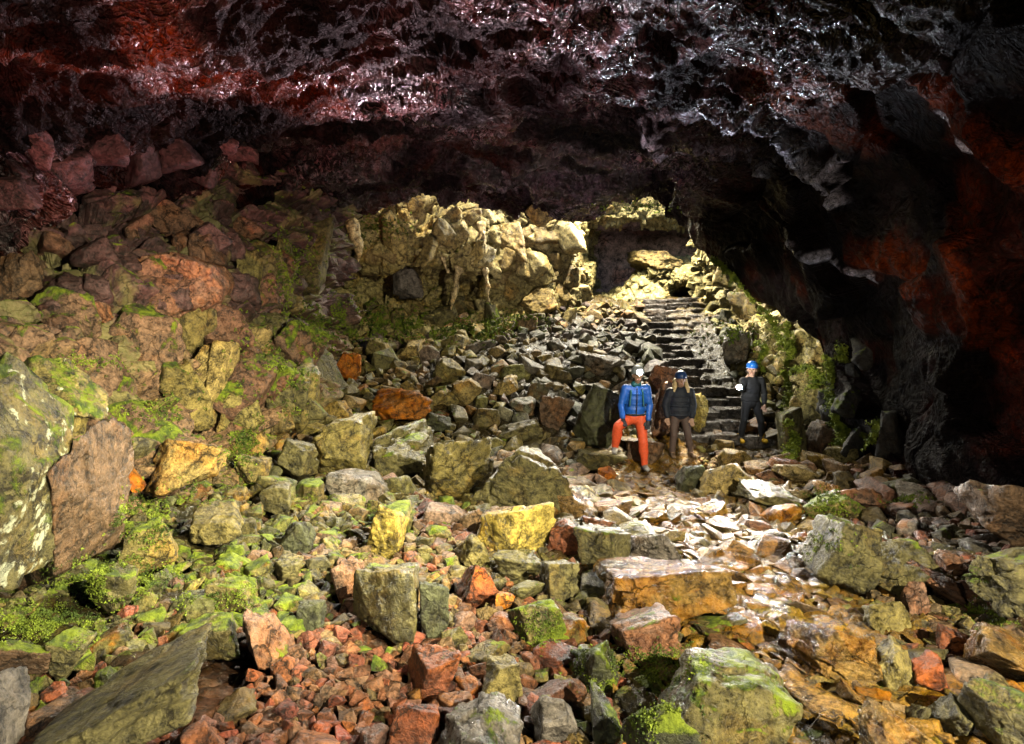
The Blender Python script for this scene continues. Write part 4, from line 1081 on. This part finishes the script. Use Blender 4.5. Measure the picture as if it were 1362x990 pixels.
wall_blocks(ceil, [(0, 190, 340, 330)], 26, 30, 80, [(.10, .05, .05), (.06, .03, .03)], -.6, .7)
wall_blocks(ceil, [(1040, 560, 1130, 650)], 7, 30, 60, [(.10, .10, .085)], .45, 1.0)
bpy.context.view_layer.update(); DG = bpy.context.evaluated_depsgraph_get()

# ------------------------------------------------------------------ dripstone on the back cliff
M_drip = rock_material('pale_dripstone', (.48, .38, .20), moss=0, wet=.3, bump=.6)
for path, rr, lab in [([(612, 300), (614, 340), (606, 380), (600, 412)], (.16, .12, .09, .03), 'longest pale dripstone hanging on the back cliff'), ([(640, 300), (642, 340), (648, 375), (650, 402)], (.12, .10, .06, .02), 'thin pale dripstone right of the longest one on the back cliff'),
                      ([(590, 305), (588, 340), (596, 362)], (.12, .08, .03), 'short pale dripstone left of the longest one'), ([(470, 300), (478, 335), (474, 360)], (.16, .10, .03), 'dripstone on the shaded left part of the back cliff')]:
    ds = [cast(u, v)[0][1] for u, v in path]; Yd = (min(ds) + float(np.mean(ds))) / 2
    pp = [P(u, v, Yd) for u, v in path]
    me = tube_mesh('dripstone', [(pp[i], rr[i], pp[i + 1], rr[i + 1]) for i in range(len(pp) - 1)], .03, smooth=2, noise=.10, nscale=5)
    tag(link('dripstone', me, M_drip), lab, 'dripstone', 'dripstones on the back cliff')

# ------------------------------------------------------------------ moss
M_moss = None
m, nt, b = new_mat('lime_moss'); k = NT(nt); geo = k.n('NewGeometry'); n, _ = k.noise(geo.outputs['Position'], 7, 4)
k.put(b.inputs['Base Color'], k.mix(k.rng(n, .35, .65), (.10, .15, .01), (.42, .50, .05))); b.inputs['Roughness'].default_value = .7; M_moss = m


m, nt, b = new_mat('ground_moss_green'); k = NT(nt); geo = k.n('NewGeometry'); n, _ = k.noise(geo.outputs['Position'], 5, 5)
k.put(b.inputs['Base Color'], k.mix(k.rng(n, .35, .65), (.04, .07, .005), (.22, .29, .02))); b.inputs['Roughness'].default_value = .8; M_gm = m


def leaves(name, pts, nrm, size, mat):
    """small bent leaf faces standing on the given points"""
    n = len(pts); a = rng.normal(size=(n, 3)) + nrm * .9; a /= np.linalg.norm(a, axis=1, keepdims=True)
    b_ = np.cross(a, rng.normal(size=(n, 3))); b_ /= np.linalg.norm(b_, axis=1, keepdims=True)
    s = size * rng.uniform(.5, 1.4, (n, 1)) * (np.clip(pts[:, 1:2] / 5, 1, 3.2) if size < .02 else 1)
    q = np.stack([pts - b_ * s * .45, pts + b_ * s * .45, pts + a * s + b_ * s * .3 + np.cross(a, b_) * s * .25, pts + a * s * 1.1 - b_ * s * .3], 1)
    return mesh_np(name, q.reshape(-1, 3), np.arange(n * 4).reshape(-1, 4), smooth=False)


def moss_patch(polys, dens):
    pts, nr = [], []
    for (u, v, su, sv, n) in polys:
        for _ in range(int(n * dens)):
            c, nn, ob = cast(u + rng.normal() * su, v + rng.normal() * sv)
            if c is None or ob.name.startswith(('person', 'body', 'jacket', 'trousers', 'helmet')): continue
            if vnoise(c[None] * 3.5, 77)[0] < -.1: continue
            for _k in range(12):
                pts.append(c + rng.normal(size=3) * .009); nr.append(nn)
    return np.array(pts), np.array(nr)


gp, gn = moss_patch([(318, 585, 14, 18, 500), (270, 655, 12, 8, 200), (190, 690, 22, 16, 600), (150, 770, 40, 14, 900), (60, 830, 40, 14, 700), (225, 545, 30, 10, 300), (120, 480, 25, 8, 150),
                     (290, 790, 30, 15, 300), (550, 436, 55, 9, 1500), (640, 440, 25, 9, 500), (455, 420, 30, 16, 500), (690, 425, 20, 6, 200), (500, 300, 30, 12, 200), (380, 360, 12, 30, 400), (390, 500, 18, 25, 300), (350, 470, 20, 25, 300), (430, 440, 25, 15, 250), (725, 835, 20, 12, 200), (880, 880, 40, 12, 350), (975, 445, 25, 8, 300), (1100, 670, 15, 10, 200),
                     (1100, 740, 14, 20, 200), (1200, 665, 20, 4, 100), (1320, 815, 25, 10, 200), (880, 960, 25, 14, 200), (790, 885, 15, 14, 150), (850, 275, 25, 5, 150), (720, 430, 20, 6, 80), (400, 330, 15, 25, 160), (320, 940, 40, 15, 0)], 1.0)
tag(link('ground_moss', leaves('ground_moss', gp, gn, .009, M_gm), M_gm), 'lime green moss growing over stones and walls', 'moss', kind='stuff')

HANG = [
 ([(1012, 408), (1030, 432), (1040, 455), (1046, 480)], 'thin strand of lime moss at the top of the right wall curtain'),
 ([(1048, 430), (1052, 470), (1044, 500), (1052, 520), (1046, 548), (1054, 575)], 'longest curtain of lime moss hanging beside the hiker in the blue helmet'),
 ([(1008, 455), (1020, 462), (1012, 478), (1016, 492)], 'small loop of moss just above the blue helmet'),
 ([(1055, 492), (1075, 488), (1092, 500), (1080, 515)], 'moss fringe spreading right from the longest curtain'),
 ([(1100, 470), (1108, 500), (1104, 525), (1112, 545), (1118, 575)], 'moss strand on the dark column right of the longest curtain'),
 ([(1118, 460), (1122, 480)], 'short moss tuft high on the dark column'),
 ([(1110, 562), (1122, 575), (1118, 592)], 'moss cap on the dark knob low on the right wall'),
 ([(1170, 560), (1168, 578), (1160, 588)], 'moss tuft furthest right on the dark wall'),
 ([(1046, 560), (1056, 588), (1050, 612)], 'moss crown on the grey boulder at the foot of the right wall'),
 ([(950, 345), (985, 375), (1005, 400)], 'moss running down the yellow rock wall right of the stairs')]
for path, lab in HANG:
    segs, dp = [], []
    for (u, v) in path:
        c, nn, ob = cast(u, v); dp.append(c[1] if c is not None else 12)
    md = float(np.median(dp)); pts = [P(u, v, min(max(y, md - .5), md + .5) - .03) for (u, v), y in zip(path, dp)]
    lp, ln = [], []
    for a, c in zip(pts[:-1], pts[1:]):
        L = np.linalg.norm(c - a)
        for _ in range(int(L * 3600)):
            t = rng.random(); q = a + (c - a) * t + np.array([.05 * math.sin(t * 17 + a[0] * 9), 0, 0]) + rng.normal(size=3) * [.034, .025, .03]
            if vnoise(q[None] * 9, 5)[0] < -.25: continue
            lp.append(q); ln.append([0, -.4, -.5])
        for _ in range(int(L * 16)):        # side fringes that droop
            t = rng.random(); s0 = a + (c - a) * t; dx = rng.uniform(-.22, .22); dz = rng.uniform(.02, .25)
            for g in np.linspace(0, 1, 44):
                lp.append(s0 + np.array([dx * g, .02, .05 * g - dz * g * g]) + rng.normal(size=3) * .014); ln.append([0, -.4, -.6])
    tag(link('hanging_moss', leaves('hanging_moss', np.array(lp), np.array(ln), .026, M_moss), M_moss), lab, 'moss', 'moss curtains hanging on the right wall')



# ------------------------------------------------------------------ light
w = bpy.data.worlds.new('World'); SC.world = w; w.use_nodes = True
nt = w.node_tree; nt.nodes.clear()
sky = nt.nodes.new('ShaderNodeTexSky'); sky.sky_type = 'NISHITA'; sky.sun_disc = False
bg = nt.nodes.new('ShaderNodeBackground'); wo = nt.nodes.new('ShaderNodeOutputWorld')
nt.links.new(sky.outputs[0], bg.inputs[0]); nt.links.new(bg.outputs[0], wo.inputs[0]); bg.inputs[1].default_value = .06
EL, AZ = 67, -12
sun_d = bpy.data.lights.new('sun', 'SUN'); sun = bpy.data.objects.new('sun', sun_d); COL.objects.link(sun)
dv = Vector((math.sin(R(AZ)) * math.cos(R(EL)), math.cos(R(AZ)) * math.cos(R(EL)), -math.sin(R(EL))))
sun.rotation_euler = dv.to_track_quat('-Z', 'Y').to_euler(); sun_d.energy = 5; sun_d.angle = R(.5); sun_d.color = (1, .9, .72)
sky.sun_elevation = R(EL); sky.sun_rotation = math.atan2(-dv.x, -dv.y)


def lamp(name, loc, power, colr, rad=.05, typ='POINT', target=None, size=60, blend=.5):
    d = bpy.data.lights.new(name, typ); o = bpy.data.objects.new(name, d); COL.objects.link(o)
    o.location = loc; d.energy = power; d.color = colr; d.shadow_soft_size = rad
    if typ == 'SPOT':
        d.spot_size = R(size); d.spot_blend = blend
        o.rotation_euler = (Vector(target) - Vector(loc)).to_track_quat('-Z', 'Y').to_euler()
    return o


WH = (1, .90, .66)
lamp('photographer_lamp', (3.9, -.4, 3.7), 2700, WH, .025, 'SPOT', (-.6, 6.4, -1.0), 84, .6)
lamp('slope_back_fill', (-2.2, 12.2, 4.3), 1400, (1, .93, .80), .03, 'SPOT', (.3, 6.5, 0), 80, .8)  # unseen back light, added for bright rims on the stones
lamp('moss_fill', (2.2, 9.6, 1.9), 330, (1, .93, .70), .03, 'SPOT', (5.2, 12.6, 2.3), 44, .8)  # unseen fill added to brighten the hanging moss
lamp('left_wall_fill', (2.2, 3.4, 3.6), 3000, (1, .92, .60), .02, 'SPOT', (-4.0, 7.2, -.1), 66, 1.0)  # unseen fill added to light the left wall
lamp('left_fill', (-2.4, -1.2, 3.6), 200, WH, .04, 'SPOT', (1.5, 7, -.8), 80, .8)  # weak unseen fill added from the left
lamp('red_vault_fill', (-2.5, 5.0, 1.3), 700, (1, .42, .36), .04, 'SPOT', (-2.6, 8.2, 6.6), 105, .9)  # unseen red fill added under the vault
lamp('vault_glint_fill', (-.6, 12.6, 2.6), 1300, (1, .70, .78), .03, 'SPOT', (-2.2, 7.2, 6.4), 84, .8)  # added in mid-air for grazing glints on the vault
lamp('cool_vault_fill', (2.4, 12.6, 2.3), 800, (.86, .90, 1), .03, 'SPOT', (2.9, 8.6, 5.8), 56, .9)  # unseen cool fill added for the silver lava
lamp('right_wall_fill', (.8, 4.6, 2.3), 230, (1, .74, .60), .03, 'SPOT', (5.9, 7.6, 3.4), 62, .95)  # dim unseen fill added for the right wall
lamp('golden_back_fill', (3.5, 12.9, 2.3), 520, (1, .84, .55), .04, 'SPOT', (2.8, 10.6, 0), 62, .7)  # unseen golden back light, added to rim hikers and path
CO = (.88, .93, 1.0)
lamp('headlamp_light', (X0 + .02, Y0 - .36, zg + 1.74), 470, (1, .95, .86), .035, 'SPOT', (.5, 4, 1.2), 115, .7)
lamp('torch_light', (float(TP[0]), float(TP[1]) - .14, float(TP[2])), 620, (1, .95, .86), .035, 'SPOT', (2.2, 4, .1), 56, .8)
lamp('far_vault_fill', (.6, 10.2, 1.8), 420, (1, .86, .88), .03, 'SPOT', (.2, 14.2, 6.2), 92, .9)  # unseen fill added for the far part of the vault
d = bpy.data.lights.new('roof_opening_daylight', 'AREA'); o = bpy.data.objects.new('roof_opening_daylight', d); COL.objects.link(o)
d.shape = 'RECTANGLE'; d.size = 5; d.size_y = 2.5; d.energy = 1500; d.color = (1, .92, .74); o.location = (2.6, 19.4, 7.2); o.rotation_euler = (Vector((1.2, 14.5, 1)) - Vector((2.6, 19.4, 7.2))).to_track_quat('-Z', 'Y').to_euler()

d = bpy.data.lights.new('far_wall_fill', 'AREA'); o = bpy.data.objects.new('far_wall_fill', d); COL.objects.link(o)
d.shape = 'RECTANGLE'; d.size = 3; d.size_y = 1.2; d.energy = 600; d.color = (1, .92, .80); o.location = (4.5, 23.4, 6.6); o.rotation_euler = (Vector((4.5, 25.4, 4.4)) - Vector((4.5, 23.4, 6.6))).to_track_quat('-Z', 'Y').to_euler()  # added fill for the mauve far wall, not a second opening

SC.view_settings.view_transform = 'Standard'; SC.view_settings.look = 'None'; SC.view_settings.gamma = 1; SC.view_settings.exposure = .98
SC.cycles.use_denoising = True
SC.cycles.max_bounces = 5; SC.cycles.diffuse_bounces = 0; SC.cycles.glossy_bounces = 2
SC.cycles.use_adaptive_sampling = True
